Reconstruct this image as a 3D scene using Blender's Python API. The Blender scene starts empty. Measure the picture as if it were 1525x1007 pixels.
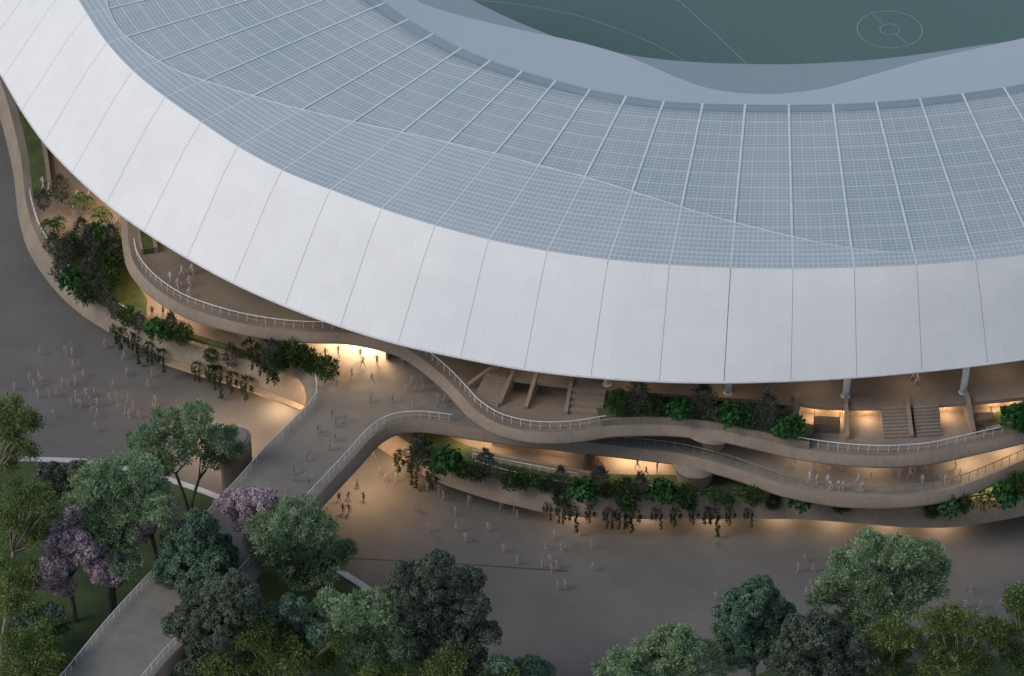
import bpy, bmesh, math, random
import numpy as np
from mathutils import Vector, Matrix
from mathutils.geometry import tessellate_polygon
random.seed(7); RNG = np.random.default_rng(11)
sc = bpy.context.scene
COL = sc.collection
# ------------------------------------------------------------------ camera
FPX, PITCH, CAMZ = 6000.0, math.radians(38.9), 353.0
CAM = Vector((0, -CAMZ / math.tan(PITCH), CAMZ))
FW = Vector((0, math.cos(PITCH), -math.sin(PITCH))); UP = Vector((0, math.sin(PITCH), math.cos(PITCH)))
def ray(px, py):
    return FW + Vector((1, 0, 0)) * ((px - 762.5) / FPX) + UP * ((503.5 - py) / FPX)
def P(px, py, z):                       # survey point: photo position at a known height
    d = ray(px, py); return CAM + d * ((z - CAM.z) / d.z)
def PY(px, py, Y):                      # survey point at a known distance
    d = ray(px, py); return CAM + d * ((Y - CAM.y) / d.y)
def proj(v):
    r = Vector(v) - CAM; w = r.dot(FW)
    return (762.5 + FPX * r.x / w, 503.5 - FPX * r.dot(UP) / w)
cam = bpy.data.cameras.new("camera"); co = bpy.data.objects.new("camera", cam); COL.objects.link(co)
co.location = CAM; co.rotation_euler = (math.pi / 2 - PITCH, 0, 0)
cam.sensor_width = 36; cam.lens = 36 * FPX / 1525; cam.clip_start = 1; cam.clip_end = 4000
sc.camera = co
# heights of the levels
Z_T, Z_M, Z_U, Z_C = 6.0, 10.0, 15.0, 17.5     # terrace, bridge deck, upper deck, top concourse
Z_A, Z_B, Z_IN = 23.5, 36.0, 41.0              # roof: outer edge, glass border, inner edge
# ------------------------------------------------------------------ materials
def new_mat(name):
    m = bpy.data.materials.new(name); m.use_nodes = True
    nt = m.node_tree; nt.nodes.clear()
    out = nt.nodes.new('ShaderNodeOutputMaterial'); return m, nt, out
def N(nt, t, **kw):
    n = nt.nodes.new(t)
    for k, v in kw.items():
        if k in n.inputs: n.inputs[k].default_value = v
        else: setattr(n, k, v)
    return n
def rgba(c): return (c[0], c[1], c[2], 1)
def surf_mat(name, c1, c2, scale=0.3, rough=0.8, fine=None, spec=0.3, bump=0.0, c3=None, streak=None, amt=.55):
    m, nt, out = new_mat(name)
    b = N(nt, 'ShaderNodeBsdfPrincipled', Roughness=rough); b.inputs['Specular IOR Level'].default_value = spec
    tc = N(nt, 'ShaderNodeTexCoord')
    src = tc.outputs['Object']
    if streak:
        mp = N(nt, 'ShaderNodeMapping'); mp.inputs['Scale'].default_value = streak
        nt.links.new(src, mp.inputs['Vector']); src = mp.outputs['Vector']
    n1 = N(nt, 'ShaderNodeTexNoise', Scale=scale, Detail=6.0, Roughness=0.6); nt.links.new(src, n1.inputs['Vector'])
    r = N(nt, 'ShaderNodeValToRGB'); r.color_ramp.elements[0].position = .35; r.color_ramp.elements[1].position = .65
    r.color_ramp.elements[0].color = rgba(c1); r.color_ramp.elements[1].color = rgba(c2)
    nt.links.new(n1.outputs['Fac'], r.inputs['Fac'])
    colr = r.outputs['Color']
    n2 = N(nt, 'ShaderNodeTexNoise', Scale=fine or scale * 9, Detail=5.0, Roughness=.7); nt.links.new(tc.outputs['Object'], n2.inputs['Vector'])
    mx = N(nt, 'ShaderNodeMix', data_type='RGBA', blend_type='MULTIPLY'); mx.inputs['Factor'].default_value = amt
    r2 = N(nt, 'ShaderNodeValToRGB'); r2.color_ramp.elements[0].position = .3; r2.color_ramp.elements[1].position = .7
    r2.color_ramp.elements[0].color = (.62, .62, .62, 1); r2.color_ramp.elements[1].color = (1.2, 1.2, 1.2, 1)
    nt.links.new(n2.outputs['Fac'], r2.inputs['Fac'])
    nt.links.new(colr, mx.inputs[6]); nt.links.new(r2.outputs['Color'], mx.inputs[7])
    nt.links.new(mx.outputs[2], b.inputs['Base Color'])
    if bump:
        bp = N(nt, 'ShaderNodeBump', Strength=bump, Distance=.1); nt.links.new(n2.outputs['Fac'], bp.inputs['Height'])
        nt.links.new(bp.outputs['Normal'], b.inputs['Normal'])
    nt.links.new(b.outputs['BSDF'], out.inputs['Surface'])
    return m
def math_node(nt, op, a, b=None):
    n = N(nt, 'ShaderNodeMath', operation=op)
    for i, v in enumerate((a, b)):
        if v is None: continue
        if isinstance(v, (int, float)): n.inputs[i].default_value = v
        else: nt.links.new(v, n.inputs[i])
    return n.outputs[0]
def grid_mat(name, base, base2, line, layers, rough, spec=.5, noise_scale=.05, metallic=0.0):
    """panel material: fine lines along the two directions of the panel's own UV (u bays, v metres)"""
    m, nt, out = new_mat(name)
    b = N(nt, 'ShaderNodeBsdfPrincipled', Roughness=rough, Metallic=metallic); b.inputs['Specular IOR Level'].default_value = spec
    uv = N(nt, 'ShaderNodeUVMap'); sep = N(nt, 'ShaderNodeSeparateXYZ'); nt.links.new(uv.outputs[0], sep.inputs[0])
    tc = N(nt, 'ShaderNodeTexCoord')
    n1 = N(nt, 'ShaderNodeTexNoise', Scale=noise_scale, Detail=5.0, Roughness=.65); nt.links.new(tc.outputs['Object'], n1.inputs['Vector'])
    r = N(nt, 'ShaderNodeValToRGB'); r.color_ramp.elements[0].position = .35; r.color_ramp.elements[1].position = .65
    r.color_ramp.elements[0].color = rgba(base); r.color_ramp.elements[1].color = rgba(base2)
    nt.links.new(n1.outputs['Fac'], r.inputs['Fac']); col = r.outputs['Color']
    for axis, freq, width, amt in layers:
        f = math_node(nt, 'FRACT', math_node(nt, 'ADD', math_node(nt, 'MULTIPLY', sep.outputs[axis], freq), .5))
        d = math_node(nt, 'ABSOLUTE', math_node(nt, 'SUBTRACT', f, .5))
        msk = math_node(nt, 'MULTIPLY', math_node(nt, 'LESS_THAN', d, width), amt)
        mx = N(nt, 'ShaderNodeMix', data_type='RGBA'); nt.links.new(msk, mx.inputs['Factor'])
        nt.links.new(col, mx.inputs[6]); mx.inputs[7].default_value = rgba(line); col = mx.outputs[2]
    # every panel a shade of its own
    cx = math_node(nt, 'FLOOR', math_node(nt, 'MULTIPLY', sep.outputs[0], 4)); cy = math_node(nt, 'FLOOR', math_node(nt, 'MULTIPLY', sep.outputs[1], .42))
    cmb = N(nt, 'ShaderNodeCombineXYZ'); nt.links.new(cx, cmb.inputs[0]); nt.links.new(cy, cmb.inputs[1])
    wn = N(nt, 'ShaderNodeTexWhiteNoise', noise_dimensions='3D'); nt.links.new(cmb.outputs[0], wn.inputs['Vector'])
    sh = math_node(nt, 'ADD', math_node(nt, 'MULTIPLY', wn.outputs['Value'], .035), .98)
    mm = N(nt, 'ShaderNodeMix', data_type='RGBA', blend_type='MULTIPLY'); mm.inputs['Factor'].default_value = 1
    nt.links.new(col, mm.inputs[6]); nt.links.new(sh, mm.inputs[7])
    nt.links.new(mm.outputs[2], b.inputs['Base Color']); nt.links.new(b.outputs['BSDF'], out.inputs['Surface'])
    return m
def leaf_mat(name, dark, mid, light, trans=.38, rough=.6):
    m, nt, out = new_mat(name)
    at = N(nt, 'ShaderNodeAttribute', attribute_name='tint')
    r = N(nt, 'ShaderNodeValToRGB'); e = r.color_ramp.elements
    e[0].color = rgba(dark); e[1].color = rgba(light); n = e.new(.5); n.color = rgba(mid)
    nt.links.new(at.outputs['Fac'], r.inputs['Fac'])
    d = N(nt, 'ShaderNodeBsdfPrincipled', Roughness=rough); d.inputs['Specular IOR Level'].default_value = .25
    t = N(nt, 'ShaderNodeBsdfTranslucent')
    nt.links.new(r.outputs['Color'], d.inputs['Base Color']); nt.links.new(r.outputs['Color'], t.inputs['Color'])
    mx = N(nt, 'ShaderNodeMixShader'); mx.inputs[0].default_value = trans
    nt.links.new(d.outputs[0], mx.inputs[1]); nt.links.new(t.outputs[0], mx.inputs[2]); nt.links.new(mx.outputs[0], out.inputs['Surface'])
    return m
def ghost_mat(name, c, alpha):
    m, nt, out = new_mat(name)
    d = N(nt, 'ShaderNodeBsdfPrincipled', Roughness=.8); d.inputs['Base Color'].default_value = rgba(c)
    d.inputs['Specular IOR Level'].default_value = .1
    t = N(nt, 'ShaderNodeBsdfTransparent'); mx = N(nt, 'ShaderNodeMixShader'); mx.inputs[0].default_value = alpha
    nt.links.new(t.outputs[0], mx.inputs[1]); nt.links.new(d.outputs[0], mx.inputs[2]); nt.links.new(mx.outputs[0], out.inputs['Surface'])
    return m
M = {}
M['plaza'] = surf_mat('plaza paving', (0.119, 0.115, 0.111), (0.165, 0.155, 0.143), .045, .75, fine=.35, spec=.2, amt=.25)
M['lawn'] = surf_mat('lawn grass', (0.038, 0.061, 0.030), (0.078, 0.106, 0.046), .12, .95, fine=4, spec=.05, bump=.5)
M['bedgrass'] = surf_mat('bed grass', (0.053, 0.083, 0.038), (0.112, 0.128, 0.053), .4, .95, fine=5, spec=.05, bump=.5)
M['concrete'] = surf_mat('warm concrete', (0.226, 0.181, 0.141), (0.302, 0.239, 0.185), .12, .8, fine=1.3, spec=.2, amt=.28)
def stain(m, amt=.35):
    nt = m.node_tree; b = [n for n in nt.nodes if n.type == 'BSDF_PRINCIPLED'][0]; src = b.inputs['Base Color'].links[0].from_socket
    tc = N(nt, 'ShaderNodeTexCoord'); mp = N(nt, 'ShaderNodeMapping'); mp.inputs['Scale'].default_value = (1.1, 1.1, .12); nt.links.new(tc.outputs['Object'], mp.inputs['Vector'])
    n = N(nt, 'ShaderNodeTexNoise', Scale=1.6, Detail=6.0, Roughness=.75); nt.links.new(mp.outputs['Vector'], n.inputs['Vector'])
    r = N(nt, 'ShaderNodeValToRGB'); r.color_ramp.elements[0].position = .42; r.color_ramp.elements[1].position = .62
    r.color_ramp.elements[0].color = (.62, .60, .58, 1); r.color_ramp.elements[1].color = (1.06, 1.06, 1.06, 1); nt.links.new(n.outputs['Fac'], r.inputs['Fac'])
    mx = N(nt, 'ShaderNodeMix', data_type='RGBA', blend_type='MULTIPLY'); mx.inputs['Factor'].default_value = amt
    nt.links.new(src, mx.inputs[6]); nt.links.new(r.outputs['Color'], mx.inputs[7]); nt.links.new(mx.outputs[2], b.inputs['Base Color'])
stain(M['concrete'], .25)
M['floor'] = surf_mat('concourse floor', (0.170, 0.142, 0.114), (0.230, 0.191, 0.151), .15, .7, fine=1.0, spec=.25, amt=.3)
M['deckfloor'] = surf_mat('bridge deck floor', (0.176, 0.163, 0.144), (0.251, 0.228, 0.197), .1, .7, fine=.9, spec=.25, amt=.3)
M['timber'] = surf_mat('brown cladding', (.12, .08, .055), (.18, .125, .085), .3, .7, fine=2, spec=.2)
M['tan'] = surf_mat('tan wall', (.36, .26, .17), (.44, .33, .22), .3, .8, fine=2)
M['dark'] = surf_mat('dark void', (.02, .015, .012), (.03, .022, .018), .5, .9)
M['kerb'] = surf_mat('pale kerb stone', (.38, .39, .42), (.48, .49, .52), .5, .8)
M['white'] = surf_mat('white painted steel', (.55, .55, .55), (.68, .68, .67), 1.2, .5)
M['line'] = surf_mat('field line paint', (0.197, 0.249, 0.249), (0.260, 0.302, 0.302), .5, .9)
M['field'] = surf_mat('field turf', (.112, .180, .168), (.120, .190, .178), .02, .95, fine=1.5, spec=.05, amt=.25)
M['joint'] = surf_mat('drain slot', (.05, .05, .05), (.07, .07, .07), 1, .8)
M['panel'] = grid_mat('white roof panel', (.685, .68, .67), (.755, .745, .73), (.81, .805, .79), [(1, 1.9, .14, .28), (0, 9, .045, .35)], .55, .3, .04)
M['backing'] = surf_mat('seam backing', (.26, .26, .27), (.31, .31, .32), 1, .8)
M['glass'] = grid_mat('roof glazing', (0.281, 0.331, 0.364), (0.340, 0.383, 0.408), (0.576, 0.623, 0.642), [(1, 1.9, .17, .34), (0, 12, .10, .28), (1, .42, .035, .55), (0, 4, .028, .5)], .35, .5)
M['overlay'] = grid_mat('roof glazing overlay', (0.326, 0.374, 0.403), (0.380, 0.424, 0.443), (0.557, 0.605, 0.624), [(1, 1.25, .16, .45), (0, 12, .13, .45), (1, .42, .06, .3), (0, 1, .016, .8)], .35, .5)
M['rim'] = grid_mat('inner roof rim', (0.202, 0.262, 0.303), (0.232, 0.294, 0.334), (0.324, 0.383, 0.434), [(1, 1.6, .15, .3), (0, 12, .1, .35)], .4, .5)
M['rib'] = surf_mat('roof rib', (0.499, 0.578, 0.607), (0.593, 0.662, 0.675), .5, .5)
M['canopy'] = surf_mat('inner canopy membrane', (.395, .452, .50), (.41, .467, .515), .01, .5, fine=.03, amt=.04)
def canopy_glass():
    m, nt, out = new_mat('canopy glass')
    g = N(nt, 'ShaderNodeBsdfPrincipled', Roughness=.4); g.inputs['Base Color'].default_value = (.36, .43, .48, 1)
    t = N(nt, 'ShaderNodeBsdfTransparent'); mx = N(nt, 'ShaderNodeMixShader'); mx.inputs[0].default_value = .52
    nt.links.new(t.outputs[0], mx.inputs[1]); nt.links.new(g.outputs[0], mx.inputs[2]); nt.links.new(mx.outputs[0], out.inputs['Surface'])
    return m
M['cglass'] = canopy_glass()
M['bark'] = surf_mat('grey bark', (.06, .065, .055), (.12, .125, .105), 1.5, .9)
M['barkpale'] = surf_mat('pale bark', (.20, .17, .12), (.34, .30, .23), 1.5, .85)
M['soil'] = surf_mat('soil', (.03, .022, .016), (.05, .038, .028), 2, .95)
L = {}
L['teal'] = leaf_mat('teal foliage', (0.102, 0.193, 0.106), (0.252, 0.371, 0.207), (0.504, 0.580, 0.317))
L['fig'] = leaf_mat('dark foliage', (0.061, 0.122, 0.079), (0.128, 0.215, 0.141), (0.252, 0.335, 0.212))
L['olive dark'] = leaf_mat('dark olive foliage', (0.058, 0.085, 0.063), (0.116, 0.148, 0.108), (0.224, 0.235, 0.168))
L['euc'] = leaf_mat('olive gum foliage', (0.026, 0.047, 0.013), (0.125, 0.186, 0.052), (0.355, 0.413, 0.129))
L['purple'] = leaf_mat('purple blossom', (0.282, 0.215, 0.265), (0.498, 0.395, 0.440), (0.781, 0.626, 0.624))
L['green'] = leaf_mat('bright green foliage', (0.016, 0.067, 0.017), (0.030, 0.117, 0.031), (0.081, 0.184, 0.061))
L['leafy'] = leaf_mat('mid green foliage', (0.018, 0.052, 0.018), (0.044, 0.101, 0.030), (0.110, 0.166, 0.048))
L['shade'] = leaf_mat('grey green foliage', (0.042, 0.055, 0.047), (0.079, 0.098, 0.078), (0.150, 0.160, 0.121))
L['vine'] = leaf_mat('trailing foliage', (0.014, 0.031, 0.011), (0.034, 0.059, 0.017), (0.070, 0.095, 0.028))
G = {'pink': ghost_mat('pale pink figure', (.44, .36, .35), .45), 'mauve': ghost_mat('mauve figure', (.36, .31, .35), .55),
     'white': ghost_mat('pale figure', (.60, .53, .53), .75), 'brown': ghost_mat('brown figure', (.15, .10, .085), .75)}  # brown puts the shade of backlit silhouettes into the body colour
# ------------------------------------------------------------------ object helpers
def tag(o, label=None, cat=None, group=None, kind=None):
    if label and not 4 <= len(label.replace(',', '').split()) <= 16: print('LABEL', len(label.split()), label)
    if label: o['label'] = label
    if cat: o['category'] = cat
    if group: o['group'] = group
    if kind: o['kind'] = kind
    return o
def mesh_obj(name, verts, faces, mat, parent=None, smooth=False, uvs=None):
    me = bpy.data.meshes.new(name); me.from_pydata([tuple(v) for v in verts], [], faces); me.update()
    if mat: me.materials.append(mat)
    if smooth: me.polygons.foreach_set('use_smooth', [True] * len(me.polygons))
    if uvs is not None:
        ul = me.uv_layers.new(name='UVMap')
        for lp in me.loops: ul.data[lp.index].uv = uvs[lp.vertex_index]
    o = bpy.data.objects.new(name, me); COL.objects.link(o)
    if parent: o.parent = parent
    return o
def empty(name, loc=(0, 0, 0)):
    o = bpy.data.objects.new(name, None); COL.objects.link(o); o.location = loc; o.empty_display_size = .5; return o
class MB:
    def __init__(s): s.v = []; s.f = []
    def add(s, vs, fs):
        b = len(s.v); s.v += [tuple(x) for x in vs]; s.f += [tuple(i + b for i in f) for f in fs]
    def box(s, c, sx, sy, sz, ang=0):          # c = centre of the base
        ca, sa = math.cos(ang), math.sin(ang); vs = []
        for z in (0, sz):
            for dx, dy in ((-1, -1), (1, -1), (1, 1), (-1, 1)):
                x, y = dx * sx / 2, dy * sy / 2
                vs.append((c[0] + x * ca - y * sa, c[1] + x * sa + y * ca, c[2] + z))
        s.add(vs, [(3, 2, 1, 0), (4, 5, 6, 7), (0, 1, 5, 4), (1, 2, 6, 5), (2, 3, 7, 6), (3, 0, 4, 7)])
    def tube(s, pts, radii, n=6, cap=True):
        pts = [Vector(p) for p in pts]; base = len(s.v)
        if isinstance(radii, (int, float)): radii = [radii] * len(pts)
        for i, p in enumerate(pts):
            d = (pts[min(i + 1, len(pts) - 1)] - pts[max(i - 1, 0)]).normalized()
            a = Vector((0, 0, 1)) if abs(d.z) < .9 else Vector((1, 0, 0))
            u = d.cross(a).normalized(); w = d.cross(u)
            for k in range(n):
                t = 2 * math.pi * k / n
                q = p + (u * math.cos(t) + w * math.sin(t)) * radii[i]; s.v.append(tuple(q))
        for i in range(len(pts) - 1):
            for k in range(n):
                a = base + i * n + k; b = base + i * n + (k + 1) % n
                s.f.append((a, b, b + n, a + n))
        if cap:
            s.f.append(tuple(base + k for k in range(n))[::-1]); e = base + (len(pts) - 1) * n
            s.f.append(tuple(e + k for k in range(n)))
    def build(s, name, mat, parent=None, smooth=False): return mesh_obj(name, s.v, s.f, mat, parent, smooth)
def smooth_curve(pts, step=.8):
    """Catmull-Rom through 3D points, resampled evenly"""
    p = [Vector(q) for q in pts]; p = [p[0] * 2 - p[1]] + p + [p[-1] * 2 - p[-2]]; out = []
    for i in range(1, len(p) - 2):
        n = max(2, int((p[i + 1] - p[i]).length / step * 2))
        for k in range(n):
            t = k / n; a, b, c, d = p[i - 1], p[i], p[i + 1], p[i + 2]
            out.append(.5 * ((2 * b) + (c - a) * t + (2 * a - 5 * b + 4 * c - d) * t * t + (3 * b - a - 3 * c + d) * t ** 3))
    out.append(p[-2])
    return resample(out, step)
def resample(pts, step):
    res = [pts[0].copy()]; acc = 0
    for a, b in zip(pts, pts[1:]):
        l = (b - a).length
        if l < 1e-9: continue
        pos = step - acc
        while pos <= l: res.append(a.lerp(b, pos / l)); pos += step
        acc = l - (pos - step)
    if (res[-1] - pts[-1]).length > step * .3: res.append(pts[-1].copy())
    return res
def curve_px(px, z, step=.8): return smooth_curve([P(x, y, z) for x, y in px], step)
def offset(c, d, z=None):                      # to the left of the direction of travel (interior)
    # low-passed normals keep the offset line fair
    ns = []
    for i in range(len(c)):
        t = c[min(i + 2, len(c) - 1)] - c[max(i - 2, 0)]; t.z = 0; t.normalize(); ns.append(Vector((-t.y, t.x, 0)))
    out = []
    for i, p in enumerate(c):
        q = p + ns[i] * d
        if z is not None: q.z = z
        out.append(q)
    return out
def fill_poly(pts):
    return [tuple(t) for t in tessellate_polygon([[Vector((p.x, p.y, 0)) for p in pts]])]
def deck(name, segs, zb, zt, lean, mat_top, mat_side, parent):
    """slab: segs = [(curve, has_skirt)] going counter-clockwise; skirted sides flare outwards down to zb"""
    top, bot, sk = [], [], []
    for sg in segs:
        c, has = sg[:2]
        t = sg[2] if len(sg) > 2 else offset(c, lean, zt) if has else [Vector((p.x, p.y, zt)) for p in c]
        top += t; bot += [Vector((p.x, p.y, zb)) for p in c]; sk += [has] * len(c)
    n = len(top)
    f = []
    for a, b, c in fill_poly(top):
        nz = (top[b] - top[a]).cross(top[c] - top[a]).z
        f.append((a, b, c) if nz > 0 else (a, c, b))
    o_top = mesh_obj(name, [p - Vector((0, 0, 0)) for p in top], f, mat_top, parent)
    v = []; fs = []
    rows = [(0, zb - .25, -.35), (0, zb, 0), (0, zb + .22, .03), (0, zt - .1, .86), (0, zt, 1)]
    for j, (_, z, k) in enumerate(rows):
        for i in range(n): 
            q = bot[i].lerp(top[i], k) if k >= 0 else bot[i].lerp(top[i], .25)
            v.append(Vector((q.x, q.y, z)))
    for j in range(len(rows) - 1):
        for i in range(n):
            k = (i + 1) % n
            fs.append((j * n + i, j * n + k, (j + 1) * n + k, (j + 1) * n + i))
    for a, b, c in fill_poly(bot):
        nz = (bot[b] - bot[a]).cross(bot[c] - bot[a]).z
        fs.append((a, c, b) if nz > 0 else (a, b, c))
    o = mesh_obj('fascia', v, fs, mat_side, o_top)
    o.data.polygons.foreach_set('use_smooth', [True] * len(o.data.polygons)); o.data.set_sharp_from_angle(angle=math.radians(50))
    return o_top
def railing(c, z, parent, h=1.2, gap=1.3, mat=None):
    mb = MB()
    c = resample(c, .65)
    rail = [Vector((p.x, p.y, z + h)) for p in c]
    if len(rail) < 2: return
    mb.tube(rail, .075, 5)
    mb.tube([Vector((p.x, p.y, z + .5)) for p in c], .012, 3)
    for i in range(0, len(c), 2):
        p = c[i]; mb.tube([(p.x, p.y, z), (p.x, p.y, z + h)], .042, 4)
    return mb.build('railing', mat or M['white'], parent)
def where(c, fn):
    """longest runs of a curve whose photo position satisfies fn"""
    runs = []; cur = []
    for p in c:
        x, y = proj(p)
        if fn(x, y): cur.append(p)
        elif cur: runs.append(cur); cur = []
    if cur: runs.append(cur)
    return [r for r in runs if len(r) > 2]
def strip(name, c0, c1, mat, parent=None, uvs=False):
    n = len(c0); v = list(c0) + list(c1)
    return mesh_obj(name, v, [(i, i + 1, n + i + 1, n + i) for i in range(n - 1)], mat, parent)
def band(name, c, o0, o1, z0, z1, mat, parent):      # raised bed following a curve
    a, b = offset(c, o0), offset(c, o1); n = len(c); v = []
    for z in (z0, z1):
        v += [Vector((p.x, p.y, z)) for p in a] + [Vector((p.x, p.y, z)) for p in b]
    f = []
    for i in range(n - 1):
        f += [(2 * n + i, 2 * n + i + 1, 3 * n + i + 1, 3 * n + i), (i, i + 1, 2 * n + i + 1, 2 * n + i), (n + i + 1, n + i, 3 * n + i, 3 * n + i + 1)]
    f += [(0, 2 * n, 3 * n, n), (n - 1, 2 * n - 1, 4 * n - 1, 3 * n - 1)]
    return mesh_obj(name, v, f, mat, parent)
def sheet(name, px, z, mat, parent=None):
    pts = [P(x, y, z) for x, y in px]
    f = []
    for a, b, c in fill_poly(pts):
        nz = (pts[b] - pts[a]).cross(pts[c] - pts[a]).z; f.append((a, b, c) if nz > 0 else (a, c, b))
    return mesh_obj(name, pts, f, mat, parent)
# ------------------------------------------------------------------ ground
g = mesh_obj('plaza_ground', [(-900, -700, 0), (900, -700, 0), (900, 1200, 0), (-900, 1200, 0)], [(0, 1, 2, 3)], M['plaza'])
tag(g, kind='structure')
lw = sheet('lawn', [(-200, 660), (0, 683), (60, 686), (130, 689), (200, 702), (270, 722), (330, 744), (400, 785), (500, 848), (556, 884), (640, 935), (760, 1030), (900, 1120), (-200, 1120)], .004, M['lawn'])
tag(lw, kind='structure')
lw2 = sheet('lawn', [(1060, 1030), (1180, 985), (1262, 982), (1400, 990), (1600, 960), (1700, 1100), (1060, 1100)], .004, M['lawn']); tag(lw2, kind='structure')
def kerb(px, label):
    c = curve_px(px, 0, .8); o = band('kerb', c, -.45, .45, 0, .14, M['kerb'], None)
    return tag(o, label, 'kerb', kind='structure')
kerb([(-120, 668), (0, 682), (60, 685), (130, 688), (200, 701), (270, 721), (335, 745), (370, 765)], 'pale stone kerb along the lawn left of the footbridge')
kerb([(470, 828), (500, 847), (555, 882), (600, 910), (660, 950)], 'pale stone kerb along the lawn right of the footbridge')
sl = curve_px([(500, 830), (530, 832), (700, 841), (845, 851)], .006, 1.0)
tag(strip('drain_slot', offset(sl, -.12), offset(sl, .12), M['joint']), 'thin dark drain slot across the plaza right of the footbridge', 'drain', kind='structure')
# playing field
fc = P(1325, 44, 0)
pts = [Vector((fc.x + 92 * math.cos(a) * .83 - 70 * math.sin(a) * -.56, fc.y + 92 * math.cos(a) * -.56 + 70 * math.sin(a) * .83, .008)) for a in np.linspace(0, 2 * math.pi, 97)[:-1]]
fld = mesh_obj('playing_field', pts, [tuple(range(96))], M['field']); tag(fld, kind='structure')
def ring(r, w):
    a = np.linspace(0, 2 * math.pi, 73); z = .014
    return strip('field_line', [Vector((fc.x + (r + w) * math.cos(t), fc.y + (r + w) * math.sin(t), z)) for t in a], [Vector((fc.x + (r - w) * math.cos(t), fc.y + (r - w) * math.sin(t), z)) for t in a], M['line'], fld)
ring(5, .09); ring(1.5, .09)
def fline(px, w=.09):
    c = curve_px(px, .014, 1.0); strip('field_line', offset(c, -w), offset(c, w), M['line'], fld)
fline([(1299, 22), (1316, 36)], .08); fline([(1332, 49), (1352, 66)], .08)
fline([(960, -45), (1010, 0), (1060, 46), (1110, 93), (1160, 140)])
fline([(640, -8), (720, 1), (780, 8), (855, 22), (920, 43), (975, 66), (1020, 91), (1048, 110), (1070, 128)])
# ------------------------------------------------------------------ stadium
st = empty('stadium', P(760, 480, 0))
tag(st, 'oval stadium with white banded roof and winding concrete terraces', 'stadium')
ST = st
def part(o):  # keep world geometry while parented to the placed root
    return o
st.location = (0, 0, 0)
A = [(-55, -20), (-42, 28), (-22, 74), (4.5, 115), (33, 164), (66, 211), (108, 256), (159, 302), (215, 343), (279, 383), (348, 420.5), (424.5, 454.5), (507, 485), (593, 511), (686, 531.5), (781, 549), (880, 560.5), (982, 567), (1078, 568.5), (1178, 566), (1276, 560.5), (1373, 552), (1471, 541), (1568, 527), (1668, 509), (1770, 486)]
B = [(58, -150), (68, -105), (84, -62), (103, -24), (129.6, 21), (159, 64), (198, 106), (246, 145), (299, 182), (354, 218.5), (420, 254), (492, 283), (568, 311), (648, 336), (728, 357), (815, 374), (906, 386.5), (997, 394.5), (1088, 399), (1181, 400), (1272, 398.5), (1365, 394.5), (1453, 387.5), (1544, 377), (1636, 362), (1725, 343)]
C = [(432, -195), (442, -155), (455, -120), (470, -90), (490, -66), (515, -44), (541, -22), (573, 4.5), (608, 29), (645, 50.6), (687, 72), (731, 90), (778, 106), (828, 120), (879, 133), (933, 143), (989, 150.4), (1047, 154), (1110, 155.6), (1175, 156), (1240.6, 155), (1305, 152), (1370, 146.5), (1433, 139), (1495, 130), (1556, 119)]
def roof_fn(px, z):
    p = [P(x, y, z) for x, y in px]; q = [p[0] * 2 - p[1]] + p + [p[-1] * 2 - p[-2]]
    def fn(t):
        i = min(int(t), len(p) - 2); u = t - i; a, b, c, d = q[i], q[i + 1], q[i + 2], q[i + 3]
        return .5 * ((2 * b) + (c - a) * u + (2 * a - 5 * b + 4 * c - d) * u * u + (3 * b - a - 3 * c + d) * u ** 3)
    return fn
fA, fB, fC = roof_fn(A, Z_A), roof_fn(B, Z_B), roof_fn(C, Z_IN)
NB = len(A) - 1
def fK(t):                                            # soft crease of the white band
    a, b = fA(t), fB(t); k = a.lerp(b, .72); k.z += .55; return k
def fI(t): return fC(t)
def loft(name, ts, rows, mat, parent, thick=0.0, smooth=True):
    """rows: functions of t -> point; uv = (t, metres)"""
    v = []; uv = []; nr = len(rows)
    for t in ts:
        d = 0; prev = None
        for r in rows:
            p = r(t)
            if prev is not None: d += (p - prev).length
            prev = p; v.append(p); uv.append((t, d))
    f = []
    for i in range(len(ts) - 1):
        for j in range(nr - 1):
            a = i * nr + j; f.append((a, a + nr, a + nr + 1, a + 1))
    # underside
    if thick:
        n0 = len(v)
        v += [p - Vector((0, 0, thick)) for p in v[:n0]]; uv += uv[:n0]
        f += [tuple(n0 + k for k in q[::-1]) for q in f]
        last = (len(ts) - 1) * nr
        for i in range(len(ts) - 1):
            a, b = i * nr, (i + 1) * nr; f.append((a, n0 + a, n0 + b, b))
            a, b = i * nr + nr - 1, (i + 1) * nr + nr - 1; f.append((b, n0 + b, n0 + a, a))
        for j in range(nr - 1):
            f.append((j + 1, n0 + j + 1, n0 + j, j)); f.append((last + j, n0 + last + j, n0 + last + j + 1, last + j + 1))
    return mesh_obj(name, v, f, mat, parent, smooth, uv)
def band_rows(k0, k1, n, lift=0):
    # white band, quadratic through A-K-B
    def mk(k):
        def fn(t):
            a, kk, b = fA(t), fK(t), fB(t)
            if k <= .72: p = a.lerp(kk, k / .72)
            else: p = kk.lerp(b, (k - .72) / .28)
            return p - Vector((0, 0, lift))
        return fn
    return [mk(k0 + (k1 - k0) * i / n) for i in range(n + 1)]
TS_ = np.linspace(0, NB, NB * 6 + 1)
sp = empty('roof_edge_band'); sp.parent = st
for i in range(NB):
    w = .024 / max((fA(i + .5 + .4) - fA(i + .5 - .4)).length / .8, 1)
    loft('roof_panel', np.linspace(i + w + (.004 if i == 18 else 0), i + 1 - w, 7), band_rows(0, 1, 7), M['panel'], sp)
TS = np.linspace(0, NB, NB * 6 + 1)
mb = MB(); mb.tube([fA(t) - Vector((0, 0, .16)) for t in TS_], .17, 6); mb.build('edge_trim', M['white'], sp, True)
loft('panel_backing', TS, band_rows(.01, .99, 6, .45), M['backing'], sp)
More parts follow.
